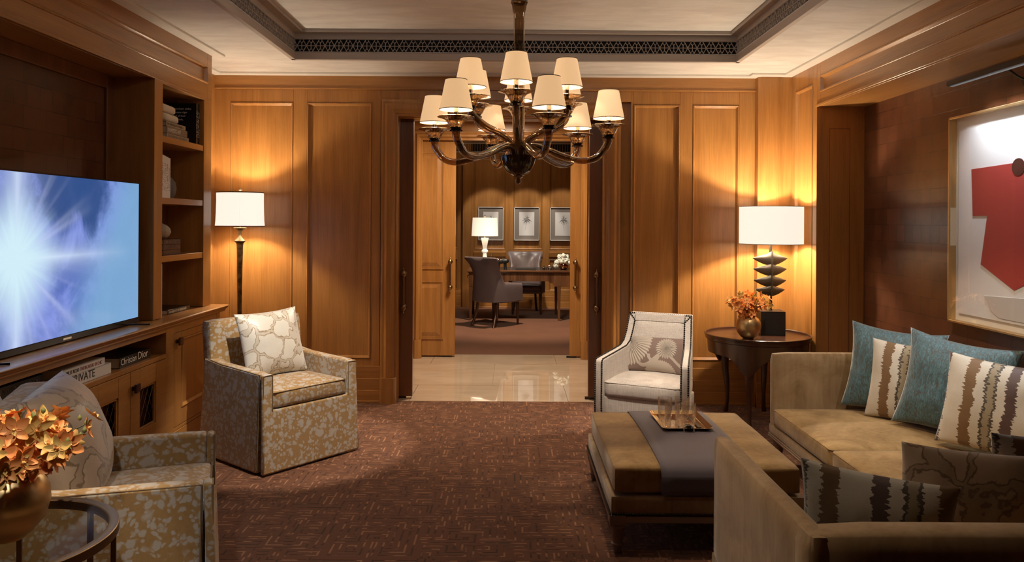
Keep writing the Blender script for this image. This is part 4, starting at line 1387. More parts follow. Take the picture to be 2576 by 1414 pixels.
b.out('shade_ring', M['white_trim'], tl)
b = MB(); b.lathe([(0, 0.79), (0.03, 0.82), (0.03, 0.85), (0, 0.88)], 14, (0.02, 0, 0)); b.out('bulb', M['bulb'], tl, smooth=80)
light('table_lamp_bulb', 'POINT', (1.985, 5.845, zt_ + 0.835), 66, WARM, 0.03)


# ------------------------------------------------------------------ orchids
def blossom_mesh(name, mat_a, mat_b, s=1.0, seed=0):
    b = MB(); rr = random.Random(seed)
    specs = [(90, 0.030, 0.019, 0.18), (90 + 72, 0.032, 0.023, 0.10), (90 - 72, 0.032, 0.023, 0.10), (90 + 144, 0.031, 0.018, 0.30), (90 - 144, 0.031, 0.018, 0.30)]
    for a, L, w_, curl in specs:
        a = R(a + rr.uniform(-8, 8)); c_, s_ = math.cos(a), math.sin(a)
        curl += rr.uniform(-0.1, 0.25)
        nu, nv = 5, 4
        vs = []
        for i in range(nu + 1):
            t = i / nu
            hw = w_ * 0.5 * (math.sin(PI * min(1, t * 0.82 + 0.16)) ** 0.8) * 1.05 if i < nu else w_ * 0.12
            for j in range(nv + 1):
                q = -1 + 2 * j / nv
                x, y = t * L + 0.003, q * hw
                z = curl * L * t * t * 0.8 - 0.004 * (1 - q * q) * math.sin(PI * t)
                vs.append((s * (x * c_ - y * s_), s * (x * s_ + y * c_), s * z))
        fs = [(i * (nv + 1) + j, (i + 1) * (nv + 1) + j, (i + 1) * (nv + 1) + j + 1, i * (nv + 1) + j + 1) for i in range(nu) for j in range(nv)]
        b.add(vs, fs)
    b.mi = 1
    b.lathe([(0, -0.004 * s), (0.003 * s, 0), (0.0035 * s, 0.006 * s), (0, 0.011 * s)], 7)
    b.add([(0, 0, 0.004 * s), (0.005 * s, -0.006 * s, 0.010 * s), (0, -0.014 * s, 0.008 * s), (-0.005 * s, -0.006 * s, 0.010 * s)], [(0, 1, 2), (0, 2, 3)])
    o = b.out(name, [mat_a, mat_b], smooth=180, recalc=False)
    me = o.data
    bpy.data.objects.remove(o)
    return me


BL = [blossom_mesh('blossom', M['petal'], M['petal_y'], 1.0, s) for s in (1, 2, 3)] + [blossom_mesh('blossom', M['petal_y'], M['petal'], 0.95, 4)]


def orchid_bouquet(base, rim_z, spread, n, seed, label, group, sc=1.0, per=9, tall=0.75):
    """n curving orchid stems out of the vase mouth; each stem a thing, each blossom a part"""
    rr = random.Random(seed)
    for i in range(n):
        a = 2 * PI * i / n + rr.uniform(-0.25, 0.25)
        ring = 0 if i % 3 == 0 else 1
        out_ = spread * (0.35 if ring == 0 else 0.85) * rr.uniform(0.85, 1.1)
        top = tall * (0.235 if ring == 0 else 0.155) * sc * rr.uniform(0.9, 1.12)
        b = MB()
        pts = smooth_path([(0.004 * math.cos(a), 0.004 * math.sin(a), -0.08 * sc), (0.02 * math.cos(a), 0.02 * math.sin(a), 0.01), (out_ * 0.45 * math.cos(a), out_ * 0.45 * math.sin(a), top * 0.62), (out_ * math.cos(a), out_ * math.sin(a), top)], 6)
        b.tube(pts, 0.0022, 6)
        st = b.out('orchid_stem', M['stem'], smooth=80, loc=(base[0], base[1], rim_z))
        tag(st, label, 'flower', group)
        for k in range(per):
            f = 0.36 + 0.64 * k / (per - 1)
            p = pts[min(len(pts) - 1, int(f * (len(pts) - 1)))]
            off = V((rr.uniform(-1, 1), rr.uniform(-1, 1), rr.uniform(-0.6, 0.9))).normalized() * 0.034 * sc
            q = bpy.data.objects.new('blossom', BL[3] if (k >= per - 2 and rr.random() < 0.55) else BL[rr.randrange(3)])
            COL.objects.link(q); q.parent = st
            q.location = p + off
            d = (off.normalized() * 1.1 + V((math.cos(a) * 0.5, math.sin(a) * 0.5 - 0.35, 0.35))).normalized()
            q.rotation_euler = (d.to_track_quat('Z', 'Y') @ Matrix.Rotation(rr.uniform(0, 6.28), 3, 'Z').to_quaternion()).to_euler()
            sca = sc * rr.uniform(0.85, 1.25); q.scale = (sca, sca, sca)
        tip = pts[-1]
        b = MB()
        for k in range(2):
            c_ = tip + V((rr.uniform(-0.012, 0.012), rr.uniform(-0.012, 0.012), 0.008 + 0.012 * k)) * sc
            b.lathe([(0, -0.009 * sc), (0.005 * sc, -0.004 * sc), (0.0055 * sc, 0.002 * sc), (0, 0.009 * sc)], 8, c_)
        b.out('bud', M['bud'], st, smooth=80)


def brass_vase(label, loc, r):
    k = r / 0.1
    b = MB()
    pr = [(0.0, 0.0), (0.042, 0.0), (0.044, 0.006), (0.06, 0.016), (0.088, 0.05), (0.10, 0.095), (0.097, 0.13), (0.082, 0.162), (0.062, 0.178), (0.060, 0.182), (0.056, 0.178), (0.076, 0.158), (0.09, 0.13), (0.093, 0.095), (0.08, 0.05), (0.05, 0.02), (0, 0.012)]
    b.lathe([(a * k, z * k) for a, z in pr], 48)
    return tag(b.out('brass_vase', M['brass'], smooth=60, loc=loc), label, 'vase')


brass_vase('small round brass vase of orange orchids on the dark round table', (1.757, 5.60, zt_), 0.092)
orchid_bouquet((1.757, 5.60), zt_ + 0.15, 0.165, 15, 5, 'spray of small orange orchids in the brass vase on the dark round table', 'orchid sprays on the round table', 1.0, 9)

# ------------------------------------------------------------------ glass side table with the big vase (bottom left)
GT = V((-1.42, 2.085, 0))
gt = thing('glass_side_table', 'round glass-topped side table with bronze ring and slim legs, bottom left', 'table', GT)
zg_ = 0.615
b = MB(); b.lathe([(0.276, zg_ - 0.022), (0.302, zg_ - 0.022), (0.304, zg_ - 0.02), (0.304, zg_ + 0.004), (0.302, zg_ + 0.006), (0.280, zg_ + 0.006), (0.276, zg_ + 0.003)], 80, closed=True); b.out('top_ring', M['brass_dark'], gt, smooth=40)
b = MB(); b.lathe([(0, zg_ - 0.006), (0.279, zg_ - 0.006), (0.279, zg_ + 0.003), (0, zg_ + 0.003)], 64); b.out('glass_top', M['table_glass'], gt, smooth=40)
b = MB(); b.lathe([(0.285, 0.085), (0.299, 0.085), (0.299, 0.105), (0.285, 0.105)], 64, closed=True); b.out('lower_ring', M['brass_dark'], gt, smooth=40)
for k in range(8):
    a = R(22 + 45 * k); b = MB(); b.box(0.283, 0.297, -0.007, 0.007, 0.02, zg_ - 0.02, Matrix.Rotation(a, 4, 'Z')); b.out('leg', M['brass_dark'], gt, bevel=0.001, seg=1)
    b = MB(); b.lathe([(0.0, 0), (0.016, 0), (0.018, 0.012), (0.01, 0.022), (0, 0.022)], 12, (0.29 * math.cos(a), 0.29 * math.sin(a), 0)); b.out('foot', M['brass_dark'], gt, smooth=50)
brass_vase('large round brass vase of orange orchids on the glass side table', (-1.385, 2.085, zg_ + 0.0035), 0.102)
orchid_bouquet((-1.385, 2.085), zg_ + 0.172, 0.225, 20, 11, 'spray of orange orchids in the large brass vase on the glass table', 'orchid sprays on the glass table', 1.12, 12, 0.55)

# ------------------------------------------------------------------ skirted armchairs
YZX = Matrix(((0, 0, 1, 0), (1, 0, 0, 0), (0, 1, 0, 0), (0, 0, 0, 1)))      # prism (a,b,h) -> (x=h, y=a, z=b)
XZY = Matrix(((1, 0, 0, 0), (0, 0, 1, 0), (0, 1, 0, 0), (0, 0, 0, 1)))      # prism (a,b,h) -> (x=a, y=h, z=b)


def rrect(hx, hy, r, n=6):
    out = []
    for cx, cy, a0 in ((hx - r, hy - r, 0), (-hx + r, hy - r, 90), (-hx + r, -hy + r, 180), (hx - r, -hy + r, 270)):
        for k in range(n + 1):
            a = R(a0 + 90 * k / n); out.append((cx + r * math.cos(a), cy + r * math.sin(a)))
    return out


def armchair(label, loc, rz, Wd=0.69, D=0.66):
    t = thing('armchair', label, 'armchair', loc, rz)
    f = -D / 2; r = D / 2; hw = Wd / 2
    aw = 0.066
    for s in (-1, 1):
        b = MB()
        poly = [(f + 0.042, 0.012), (f + 0.032, 0.40), (f + 0.031, 0.595), (r - 0.20, 0.605), (r - 0.06, 0.62), (r + 0.0, 0.62), (r + 0.035, 0.012)]
        b.prism(poly, min(s * hw, s * (hw - aw)), max(s * hw, s * (hw - aw)), YZX, warp=lambda v: (v[0], v[1], v[2] + (s * 0.02 if v[1] < 0.1 and abs(v[2]) > hw - 0.01 else 0)))
        b.out('side_panel', M['blotch'], t, smooth=40, bevel=0.014, seg=3)
        b = MB()
        x = s * (hw - 0.004)
        b.tube([(x + s * 0.016, f + 0.042, 0.03), (x, f + 0.036, 0.588), (x, r - 0.20, 0.599), (x, r - 0.05, 0.614)], 0.0035, 6); b.out('piping', M['piping'], t)
    # front skirt with arm fronts
    b = MB()
    z1, z2 = 0.375, 0.592
    poly = [(-hw, 0.01), (hw, 0.01), (hw, z2), (hw - aw, z2), (hw - aw, z1), (-hw + aw, z1), (-hw + aw, z2), (-hw, z2)]
    b.prism(poly, f, f + 0.030, XZY, warp=lambda v: (v[0] * (1.03 if v[1] < 0.1 else 1.0), v[1], v[2] - (0.022 if v[1] < 0.1 else 0)))
    b.out('front_skirt', M['blotch'], t, smooth=40, bevel=0.011, seg=3)
    for s in (-1, 1):
        b = MB()
        b.tube([(s * (hw * 1.03 - 0.006), f - 0.022, 0.02), (s * (hw - 0.004), f - 0.001, 0.3), (s * (hw - 0.004), f, z2 - 0.006), (s * (hw - aw + 0.002), f, z2 - 0.004), (s * (hw - aw), f, z1)], 0.0035, 6)
        b.out('piping', M['piping'], t)
    # back
    b = MB(); b.rbox((0, r - 0.045, 0.62), (hw - 0.004, 0.058, 0.235), 0.028, 6, M=Matrix.Translation((0, 0.0, 0)) @ Matrix.Shear('XZ', 4, (0, 0)))
    for v in b.bm.verts: v.co.y += (v.co.z - 0.4) * 0.10
    b.out('backrest', M['blotch'], t, smooth=60)
    b = MB(); b.prism([(-hw, 0.012), (hw, 0.012), (hw - 0.004, 0.45), (-hw + 0.004, 0.45)], r - 0.03, r + 0.0, XZY, warp=lambda v: (v[0], v[1], v[2] + (0.035 if v[1] < 0.1 else 0.012))); b.out('back_skirt', M['blotch'], t, bevel=0.008)
    # seat
    b = MB(); b.box(-hw + aw, hw - aw, f + 0.03, r - 0.09, 0.20, 0.378); b.out('seat_deck', M['blotch'], t)
    b = MB(); b.rbox((0, -0.045, 0.43), (hw - aw - 0.004, D / 2 - 0.055, 0.052), 0.020, 8, (0.022, 0.006)); sc = b.out('seat_cushion', M['blotch'], t, smooth=60)
    hx, hy = hw - aw - 0.004, D / 2 - 0.055
    for z in (0.391, 0.474):
        b = MB(); pp = rrect(hx, hy, 0.02, 4); b.tube([(x, y - 0.045, z) for x, y in pp + pp[:1]], 0.0035, 6)
    b.out('cushion_piping', M['piping'], sc)
    return t


armchair('pebble-print skirted armchair standing below the bronze floor lamp', (-1.487, 4.885, 0), R(51), 0.69, 0.66)
armchair('pebble-print skirted armchair in the foreground beside the glass table', (-1.462, 2.82, 0), R(111), 0.71, 0.66)


def cushion(name, label, w, h, t, mat, base, rz, lean, seed=0, group=None, roll=0, pinch=0.07):
    b = MB(); b.pillow(w, h, t, 24, seed, pinch)
    o = b.out(name, mat, smooth=180)
    o.matrix_world = Matrix.Translation(base) @ Matrix.Rotation(R(rz), 4, 'Z') @ Matrix.Rotation(R(-lean), 4, 'X') @ Matrix.Rotation(R(roll), 4, 'Y')
    return tag(o, label, 'cushion', group)


cushion('scatter_cushion', 'pale veined silk cushion leaning in the armchair below the floor lamp', 0.46, 0.44, 0.17, M['marble'], (-1.51, 4.905, 0.488), 51, 17, 1, roll=-2)
cushion('scatter_cushion', 'bulging veined taupe cushion directly behind the large orchid vase, in the foreground armchair', 0.48, 0.47, 0.27, M['marble_dk'], (-1.572, 2.82, 0.445), 104, 19, 2, roll=-3, pinch=0.0)
cushion('scatter_cushion', 'veined taupe cushion at the far left edge, tucked in the foreground armchair', 0.42, 0.46, 0.15, M['marble_dk'], (-1.74, 2.56, 0.475), 100, 14, 3)

# ------------------------------------------------------------------ nailhead armchair
wc = thing('armchair', 'oatmeal linen armchair with dark nailhead trim beside the sliding door', 'armchair', (0.985, 5.21, 0), R(-25.5))
AWc = 0.062
silh = [(-0.33, 0.03), (-0.335, 0.30), (-0.33, 0.575), (-0.315, 0.588), (-0.10, 0.617), (0.02, 0.635), (0.075, 0.665), (0.115, 0.73), (0.145, 0.80), (0.165, 0.852), (0.225, 0.855), (0.24, 0.70), (0.25, 0.45), (0.255, 0.03)]
wx = lambda y: 0.318 - 0.105 * max(0.0, (y + 0.33) / 0.58)


def nails(b, path, step=0.0145, r=0.0062):
    path = [V(p) for p in path]
    acc = 0.0
    for a, c in zip(path[:-1], path[1:]):
        L = (c - a).length; d = acc
        while d < L:
            p = a.lerp(c, d / L)
            b.lathe([(0, -r), (0.75 * r, -0.66 * r), (r, 0), (0.75 * r, 0.66 * r), (0, r)], 7, p)
            d += step
        acc = d - L


nb = MB()
for s in (-1, 1):
    b = MB()
    n = len(silh)
    vs = [(s * (wx(y) - AWc + 0.0), y, z) for y, z in silh] + [(s * wx(y), y, z) for y, z in silh]
    fs = [tuple(range(n)), tuple(range(n, 2 * n))[::-1]] + [(i, (i + 1) % n, n + (i + 1) % n, n + i) for i in range(n)]
    b.add(vs, fs)
    b.out('arm', M['linen'], wc, smooth=40, bevel=0.008, seg=3)
    for off in (0.008, AWc - 0.008):
        nails(nb, [(s * (wx(y) - off), y - 0.003, z + 0.002) for y, z in silh[:10]])
for dz in (0.006, 0.056):
    nails(nb, [(-wx(0.16) + 0.012 + (0.045 if dz > 0.03 else 0), 0.163 - dz * 0.25, 0.858 - dz), (wx(0.16) - 0.012 - (0.045 if dz > 0.03 else 0), 0.163 - dz * 0.25, 0.858 - dz)])
for s in (-1, 1):
    nails(nb, [(s * (wx(0.16) - 0.010), 0.160, 0.852), (s * (wx(0.15) - AWc + 0.008), 0.146, 0.80)])
nb.out('nailhead_trim', M['nail'], wc, smooth=180)
b = MB(); b.box(-wx(0.17) + 0.05, wx(0.17) - 0.05, 0.150, 0.222, 0.80, 0.855)
for v in b.bm.verts: v.co.y += (v.co.z - 0.855) * 0.28
b.out('top_rail', M['linen'], wc, smooth=40, bevel=0.006)
b = MB(); b.rbox((0, 0.128, 0.60), (wx(0.12) - AWc + 0.004, 0.035, 0.205), 0.02, 6, (0, 0.016))
for v in b.bm.verts: v.co.y += (v.co.z - 0.62) * 0.22
b.out('backrest', M['linen'], wc, smooth=60)
b = MB(); b.box(-wx(0.24) + 0.02, wx(0.24) - 0.02, 0.20, 0.245, 0.03, 0.83); b.out('back_panel', M['linen'], wc, bevel=0.005)
b = MB(); b.box(-0.258, 0.258, -0.315, 0.10, 0.03, 0.345); b.out('seat_base', M['linen'], wc, bevel=0.01)
b = MB(); b.rbox((0, -0.115, 0.395), (0.25, 0.215, 0.055), 0.028, 8, (0.03, 0.008)); sc = b.out('seat_cushion', M['linen'], wc, smooth=60)
b = MB(); pp = rrect(0.249, 0.214, 0.03, 4); b.tube([(x, y - 0.115, 0.4375) for x, y in pp + pp[:1]], 0.003, 6); b.out('piping', M['linen'], sc)
for sx in (-0.27, 0.27):
    for sy in (-0.28, 0.20):
        b = MB(); b.lathe([(0.014, 0), (0.02, 0.03), (0, 0.03)], 12, (sx * (0.8 if sy > 0 else 1), sy, 0)); b.out('leg', W['dz'], wc, smooth=50)
o = cushion('lumbar_cushion', 'oblong taupe cushion with pale applique fans in the linen armchair', 0.44, 0.245, 0.12, M['lumbar'], (0.985 + 0.01, 5.21 + 0.035, 0.462), -25.5, 16, 5, pinch=0.03)

# ------------------------------------------------------------------ ottoman
OX0, OX1, OY0, OY1 = 0.45, 1.335, 3.40, 4.44
OC = V(((OX0 + OX1) / 2, (OY0 + OY1) / 2, 0)); ohx, ohy = (OX1 - OX0) / 2, (OY1 - OY0) / 2


def turned_leg(par, x, y, h, r=0.034):
    b = MB(); b.lathe([(0.0, 0.0), (r * 0.42, 0.0), (r * 0.6, h * 0.08), (r * 0.62, h * 0.20), (r * 0.85, h * 0.24), (r * 0.85, h * 0.28), (r * 0.66, h * 0.31), (r * 0.95, h * 0.78), (r * 1.12, h * 0.81), (r * 1.12, h * 0.88), (r * 0.95, h * 0.90), (r, h)], 20, (x, y, 0),
                      f=lambda a, t: 1 + (0.03 * math.cos(12 * a) if 0.5 < t < 0.75 else 0))
    return b.out('leg', W['lz'], par, smooth=45)


ot = thing('ottoman', 'square gold velvet ottoman with nailhead base in the middle of the carpet', 'ottoman', OC)
b = MB(); b.box(-ohx, ohx, -ohy, ohy, 0.145, 0.175)
for sx in (-1, 1):
    for sy in (-1, 1): b.box(sx * (ohx - 0.035) - 0.037, sx * (ohx - 0.035) + 0.037, sy * (ohy - 0.035) - 0.037, sy * (ohy - 0.035) + 0.037, 0.135, 0.18)
b.out('plinth', W['lx'], ot, bevel=0.004)
b = MB(); b.rbox((0, 0, 0.2225), (ohx - 0.003, ohy - 0.003, 0.045), 0.012, 4); b.out('base_rail', M['velvet2'], ot, smooth=50)
b = MB()
e = 0.0
nails(b, [(-ohx, -ohy - e, 0.187), (ohx, -ohy - e, 0.187), (ohx + e, ohy, 0.187), (-ohx, ohy + e, 0.187), (-ohx - e, -ohy, 0.187)], 0.0115, 0.0052)
b.out('nailhead_trim', M['nail'], ot, smooth=180)
CZ = 0.334
b = MB(); b.rbox((0, 0, CZ), (ohx - 0.02, ohy - 0.015, 0.060), 0.014, 12, (0.022, 0.006), wob=0.0025); b.out('seat_cushion', M['velvet'], ot, smooth=70)
for sx in (-1, 1):
    for sy in (-1, 1): turned_leg(ot, sx * (ohx - 0.04), sy * (ohy - 0.04), 0.15)


def ott_z(x, y):
    u = (x - OC.x) / (ohx - 0.02); v_ = (y - OC.y) / (ohy - 0.015)
    return CZ + 0.060 + 0.022 * max(0, 1 - u * u) * max(0, 1 - v_ * v_)


# runner across the ottoman
prof = []
ya, yb = OY0 + 0.015, OY1 - 0.015
for z in (0.275, 0.30, 0.33, 0.355): prof.append((ya - 0.018, z))
for k in range(1, 6):
    a = PI / 2 * k / 6; prof.append((ya + 0.035 - 0.053 * math.cos(a), 0.345 + 0.052 * math.sin(a)))
for k in range(17): prof.append((ya + 0.04 + (yb - ya - 0.08) * k / 16, None))
for k in range(1, 6):
    a = PI / 2 * (6 - k) / 6; prof.append((yb - 0.035 + 0.053 * math.cos(a), 0.345 + 0.052 * math.sin(a)))
for z in (0.345, 0.31): prof.append((yb + 0.018, z))
b = MB()
xs_ = [0.68 + (1.105 - 0.68) * i / 8 for i in range(9)]
b.grid(lambda u, v_: (lambda x, p: (x, p[0] - (0.004 if p[1] is not None else 0), (p[1] if p[1] is not None else ott_z(x, p[0]) + 0.0075)))(0.68 + 0.425 * u, prof[min(len(prof) - 1, int(round(v_ * (len(prof) - 1))))]), 8, len(prof) - 1)
rn = b.out('runner', M['runner'], smooth=60, solid=0.003)
tag(rn, 'slate-purple cloth runner draped across the gold ottoman', 'runner')

# tray with its ring handle, four tumblers
TZ = ott_z(0.91, 4.06) + 0.0095
tr = thing('tray', 'polished gold rectangular tray with a ring handle on the purple runner', 'tray', (0.912, 4.075, TZ), R(1))
hx, hy = 0.134, 0.185


rings = [(rrect(hx - 0.028, hy - 0.028, 0.016), 0.003), (rrect(hx - 0.016, hy - 0.016, 0.02), 0.006), (rrect(hx - 0.003, hy - 0.003, 0.026), 0.018), (rrect(hx, hy, 0.028), 0.019), (rrect(hx, hy, 0.028), 0.016), (rrect(hx - 0.016, hy - 0.016, 0.02), 0.003), (rrect(hx - 0.028, hy - 0.028, 0.016), 0.0)]
b = MB(); n = len(rings[0][0]); vs = [(x, y, z) for rg, z in rings for x, y in rg]
fs = [tuple(range(n)), tuple(range((len(rings) - 1) * n, len(rings) * n))[::-1]] + [(i * n + k, i * n + (k + 1) % n, (i + 1) * n + (k + 1) % n, (i + 1) * n + k) for i in range(len(rings) - 1) for k in range(n)]
b.add(vs, fs); b.out('tray_plate', M['gold'], tr, smooth=50)
b = MB()
ringp = [(0.026 * math.cos(R(a)), -hy - 0.012 + 0.004 * math.sin(R(a)), 0.012 + 0.023 * math.sin(R(a))) for a in range(0, 361, 15)]
b.tube(ringp, 0.0036, 8, cap=False)
b.out('ring_handle', M['silver'], tr, smooth=80, M=None)
b = MB(); b.box(-0.012, 0.012, -hy - 0.018, -hy + 0.014, 0.019, 0.037); b.out('handle_strap', M['iron'], tr, bevel=0.003)
b = MB(); b.box(0.066, 0.084, -0.13, 0.09, 0.004, 0.009); b.out('reflection_bar', M['iron'], tr, bevel=0.001)  # dark bar standing in for a reflection in the tray
gl = MB()
pr = [(0.0, 0.0), (0.030, 0.0), (0.034, 0.004), (0.0355, 0.03), (0.0375, 0.07), (0.0385, 0.125), (0.0372, 0.125), (0.0355, 0.07), (0.033, 0.024), (0.030, 0.016), (0.0, 0.015)]
gl.lathe(pr, 40, f=lambda a, t: 1 + 0.03 * math.cos(14 * a + 30 * t) * (1 if t < 0.42 else 0))
g0_ = gl.out('tumbler', M['tumbler'], smooth=40)
spots = [(-0.075, 0.025, 'cut-glass tumbler at the back left of the gold tray'), (0.018, 0.03, 'cut-glass tumbler at the back right of the gold tray'), (-0.066, -0.115, 'cut-glass tumbler at the front left of the gold tray'), (0.02, -0.112, 'cut-glass tumbler at the front right of the gold tray, nearest the ring handle')]
for i, (dx, dy, lab) in enumerate(spots):
    o = g0_ if i == 0 else g0_.copy()
    if i: COL.objects.link(o)
    o.location = (0.912 + dx, 4.075 + dy, TZ + 0.0035); o.rotation_euler = (0, 0, i * 1.3)
    tag(o, lab, 'glass', 'tumblers on the gold tray')


# ------------------------------------------------------------------ sofas
def sofa(label, loc, rz, L, D, arms, seats):
    """front towards -Y, x along the length, origin at the centre of the back line on the floor (back at y=0)"""
    t = thing('sofa', label, 'sofa', loc, rz)
    hl = L / 2; H = 0.69; at = 0.075
    b = MB(); b.box(-hl, hl, -D, -0.0, 0.145, 0.172); b.box(-hl - 0.003, hl + 0.003, -D - 0.003, 0.003, 0.150, 0.160); b.out('plinth', W['lx'], t, bevel=0.003)
    b = MB(); b.rbox((0, -D / 2, 0.203), (hl - 0.002, D / 2 - 0.002, 0.031), 0.010, 3); b.out('base_rail', M['velvet2'], t, smooth=50)
    b = MB(); b.rbox((0, -0.06, 0.448), (hl, 0.06, 0.242), 0.036, 6); b.out('backrest', M['velvet2'], t, smooth=60)
    x0, x1 = -hl, hl
    for s in arms:
        b = MB(); b.rbox((s * (hl - at / 2), -D / 2 - 0.0, 0.440), (at / 2, D / 2 - 0.002, 0.248), 0.033, 6); b.out('arm', M['velvet2'], t, smooth=60)
        if s < 0: x0 = -hl + at
        else: x1 = hl - at
    wd = (x1 - x0) / seats
    for i in range(seats):
        b = MB(); b.rbox((x0 + wd * (i + 0.5), -(D + 0.12) / 2 + 0.004, 0.291), (wd / 2 - 0.003, (D - 0.12) / 2 + 0.002, 0.056), 0.024, 10, (0.022, 0.006), wob=0.004, seed=i * 3)
        sc_ = b.out('seat_cushion', M['velvet'], t, smooth=70)
        b = MB(); hx, hy = wd / 2 - 0.006, (D - 0.12) / 2; pp = rrect(hx, hy, 0.024, 4); b.tube([(x0 + wd * (i + 0.5) + x, -(D + 0.12) / 2 + 0.004 + y, 0.335) for x, y in pp + pp[:1]], 0.0026, 6); b.out('piping', M['velvet'], sc_)
    for sx in (-1, 1):
        for y in (-D + 0.05, -0.05): turned_leg(t, sx * (hl - 0.05), y, 0.15)
    return t


sofa('gold velvet sofa along the right wall under the framed red artwork', (2.625, 3.91, 0), R(-90), 1.80, 0.985, (-1,), 2)
sofa('gold velvet sofa in the foreground seen from behind, bottom right', (1.68, 1.965, 0), R(180), 1.81, 0.955, (1,), 2)
ZC = 0.362
cushion('scatter_cushion', 'teal crinkled velvet cushion at the far end of the right-hand sofa', 0.54, 0.53, 0.16, M['teal'], (2.235, 4.49, ZC), -41, 12, 11, roll=4, pinch=0.11)
cushion('scatter_cushion', 'cream and brown striped cushion between the two teal cushions', 0.44, 0.46, 0.13, M['stripe'], (2.245, 4.315, ZC), -45, 12, 12, roll=2)
cushion('scatter_cushion', 'teal crinkled velvet cushion between the two striped cushions on the right-hand sofa', 0.57, 0.54, 0.16, M['teal'], (2.325, 4.05, ZC), -50, 13, 13, roll=6, pinch=0.12)
cushion('scatter_cushion', 'cream and brown striped cushion nearest the right edge on the right-hand sofa', 0.50, 0.47, 0.14, M['stripe'], (2.36, 3.735, ZC), -50, 13, 14, roll=4)
cushion('scatter_cushion', 'dark plum striped cushion seen from behind at the left end of the foreground sofa', 0.45, 0.385, 0.13, M['stripe_b'], (1.165, 2.435, ZC), 152, 15, 15, roll=-3)
cushion('scatter_cushion', 'veined taupe cushion in the middle of the foreground sofa', 0.47, 0.40, 0.15, M['marble_dk'], (1.565, 2.60, ZC), 166, 12, 16, roll=-2)
cushion('scatter_cushion', 'dark plum striped cushion beyond the veined cushion of the foreground sofa, at the right edge', 0.45, 0.40, 0.13, M['stripe_b'], (1.965, 2.76, ZC), 170, 12, 17)

# ------------------------------------------------------------------ artwork and picture light on the right wall
ar = thing('framed_artwork', 'large framed abstract with a red cut shape on the leather-tiled wall', 'picture', (2.64, 3.87, 1.53))
hw_, hh_ = 0.60, 0.60
b = MB()
for (y0, y1, z0, z1) in ((-hw_, hw_, hh_ - 0.012, hh_), (-hw_, hw_, -hh_, -hh_ + 0.012), (-hw_, -hw_ + 0.012, -hh_, hh_), (hw_ - 0.012, hw_, -hh_, hh_)): b.box(-0.062, -0.002, y0, y1, z0, z1)
b.out('frame', M['brass'], ar, bevel=0.0015)
b = MB(); b.box(-0.018, -0.002, -hw_ + 0.012, hw_ - 0.012, -hh_ + 0.012, hh_ - 0.012); b.out('mount', M['white_trim'], ar)
b = MB(); b.box(-0.030, -0.018, -hw_ + 0.06, hw_ - 0.055, -hh_ + 0.055, hh_ - 0.085); sh = b.out('sheet', M['white_paper'], ar)
red = plain('red_paper', (0.36, 0.035, 0.028), 0.6)
# outline (y, z) on the sheet, seen from the room: +y is to the left
outl = [(0.42, 0.285), (-0.30, 0.30), (-0.34, -0.02), (-0.12, -0.30), (0.05, -0.37), (0.33, -0.25), (0.275, 0.02), (0.405, 0.02)]
b = MB(); b.prism(outl, 0.030, 0.033, Matrix(((0, 0, -1, 0), (1, 0, 0, 0), (0, 1, 0, 0), (0, 0, 0, 1)))); b.out('red_shape', red, ar)
b = MB()
b.prism([(0.02 + 0.05 * math.cos(R(a)), 0.27 + 0.045 * math.sin(R(a))) for a in range(0, 360, 15)], 0.033, 0.035, Matrix(((0, 0, -1, 0), (1, 0, 0, 0), (0, 1, 0, 0), (0, 0, 0, 1)))); b.out('brown_dot', M['cover_maroon'], ar)
pale = plain('pale_relief_paper', (0.52, 0.49, 0.46), 0.6)
b = MB(); b.prism([(0.30, -0.42), (-0.1, -0.40), (-0.4, -0.42), (-0.4, -0.53), (0.17, -0.53), (0.24, -0.50)], 0.030, 0.034, Matrix(((0, 0, -1, 0), (1, 0, 0, 0), (0, 1, 0, 0), (0, 0, 0, 1)))); b.out('pale_shape', pale, ar, bevel=0.002)
b = MB(); b.box(-0.058, -0.056, -hw_ + 0.012, hw_ - 0.012, -hh_ + 0.012, hh_ - 0.012); b.out('glazing', M['pane'], ar)
pl = thing('picture_light', 'dark bar picture light mounted above the framed red artwork', 'light', (2.64, 3.87, 2.24))
b = MB(); b.rbox((-0.17, 0, 0.055), (0.022, 0.40, 0.016), 0.006, 3); b.out('lamp_bar', M['iron'], pl, smooth=40)
b = MB(); b.box(-0.180, -0.160, -0.38, 0.38, 0.036, 0.0392); b.out('diffuser', m_shade('led_strip', (0.85, 0.93, 1.0), 0.12, (0.2, 0.2, 0.2)), pl)
b = MB(); b.tube(smooth_path([(0.0, 0, 0.0), (-0.05, 0, 0.02), (-0.11, 0, 0.06), (-0.16, 0, 0.06)]), 0.006, 8); b.tube([(-0.012, 0, 0), (0, 0, 0)], 0.03, 16); b.out('bracket', M['iron'], pl, smooth=50)
for k in range(4): light('picture_light_lamp', 'SPOT', (2.47, 3.62 + 0.17 * k, 2.272), 16, (0.85, 0.92, 1.0), 0.02, (2.62, 3.62 + 0.17 * k, 1.5), 110, 0.8)

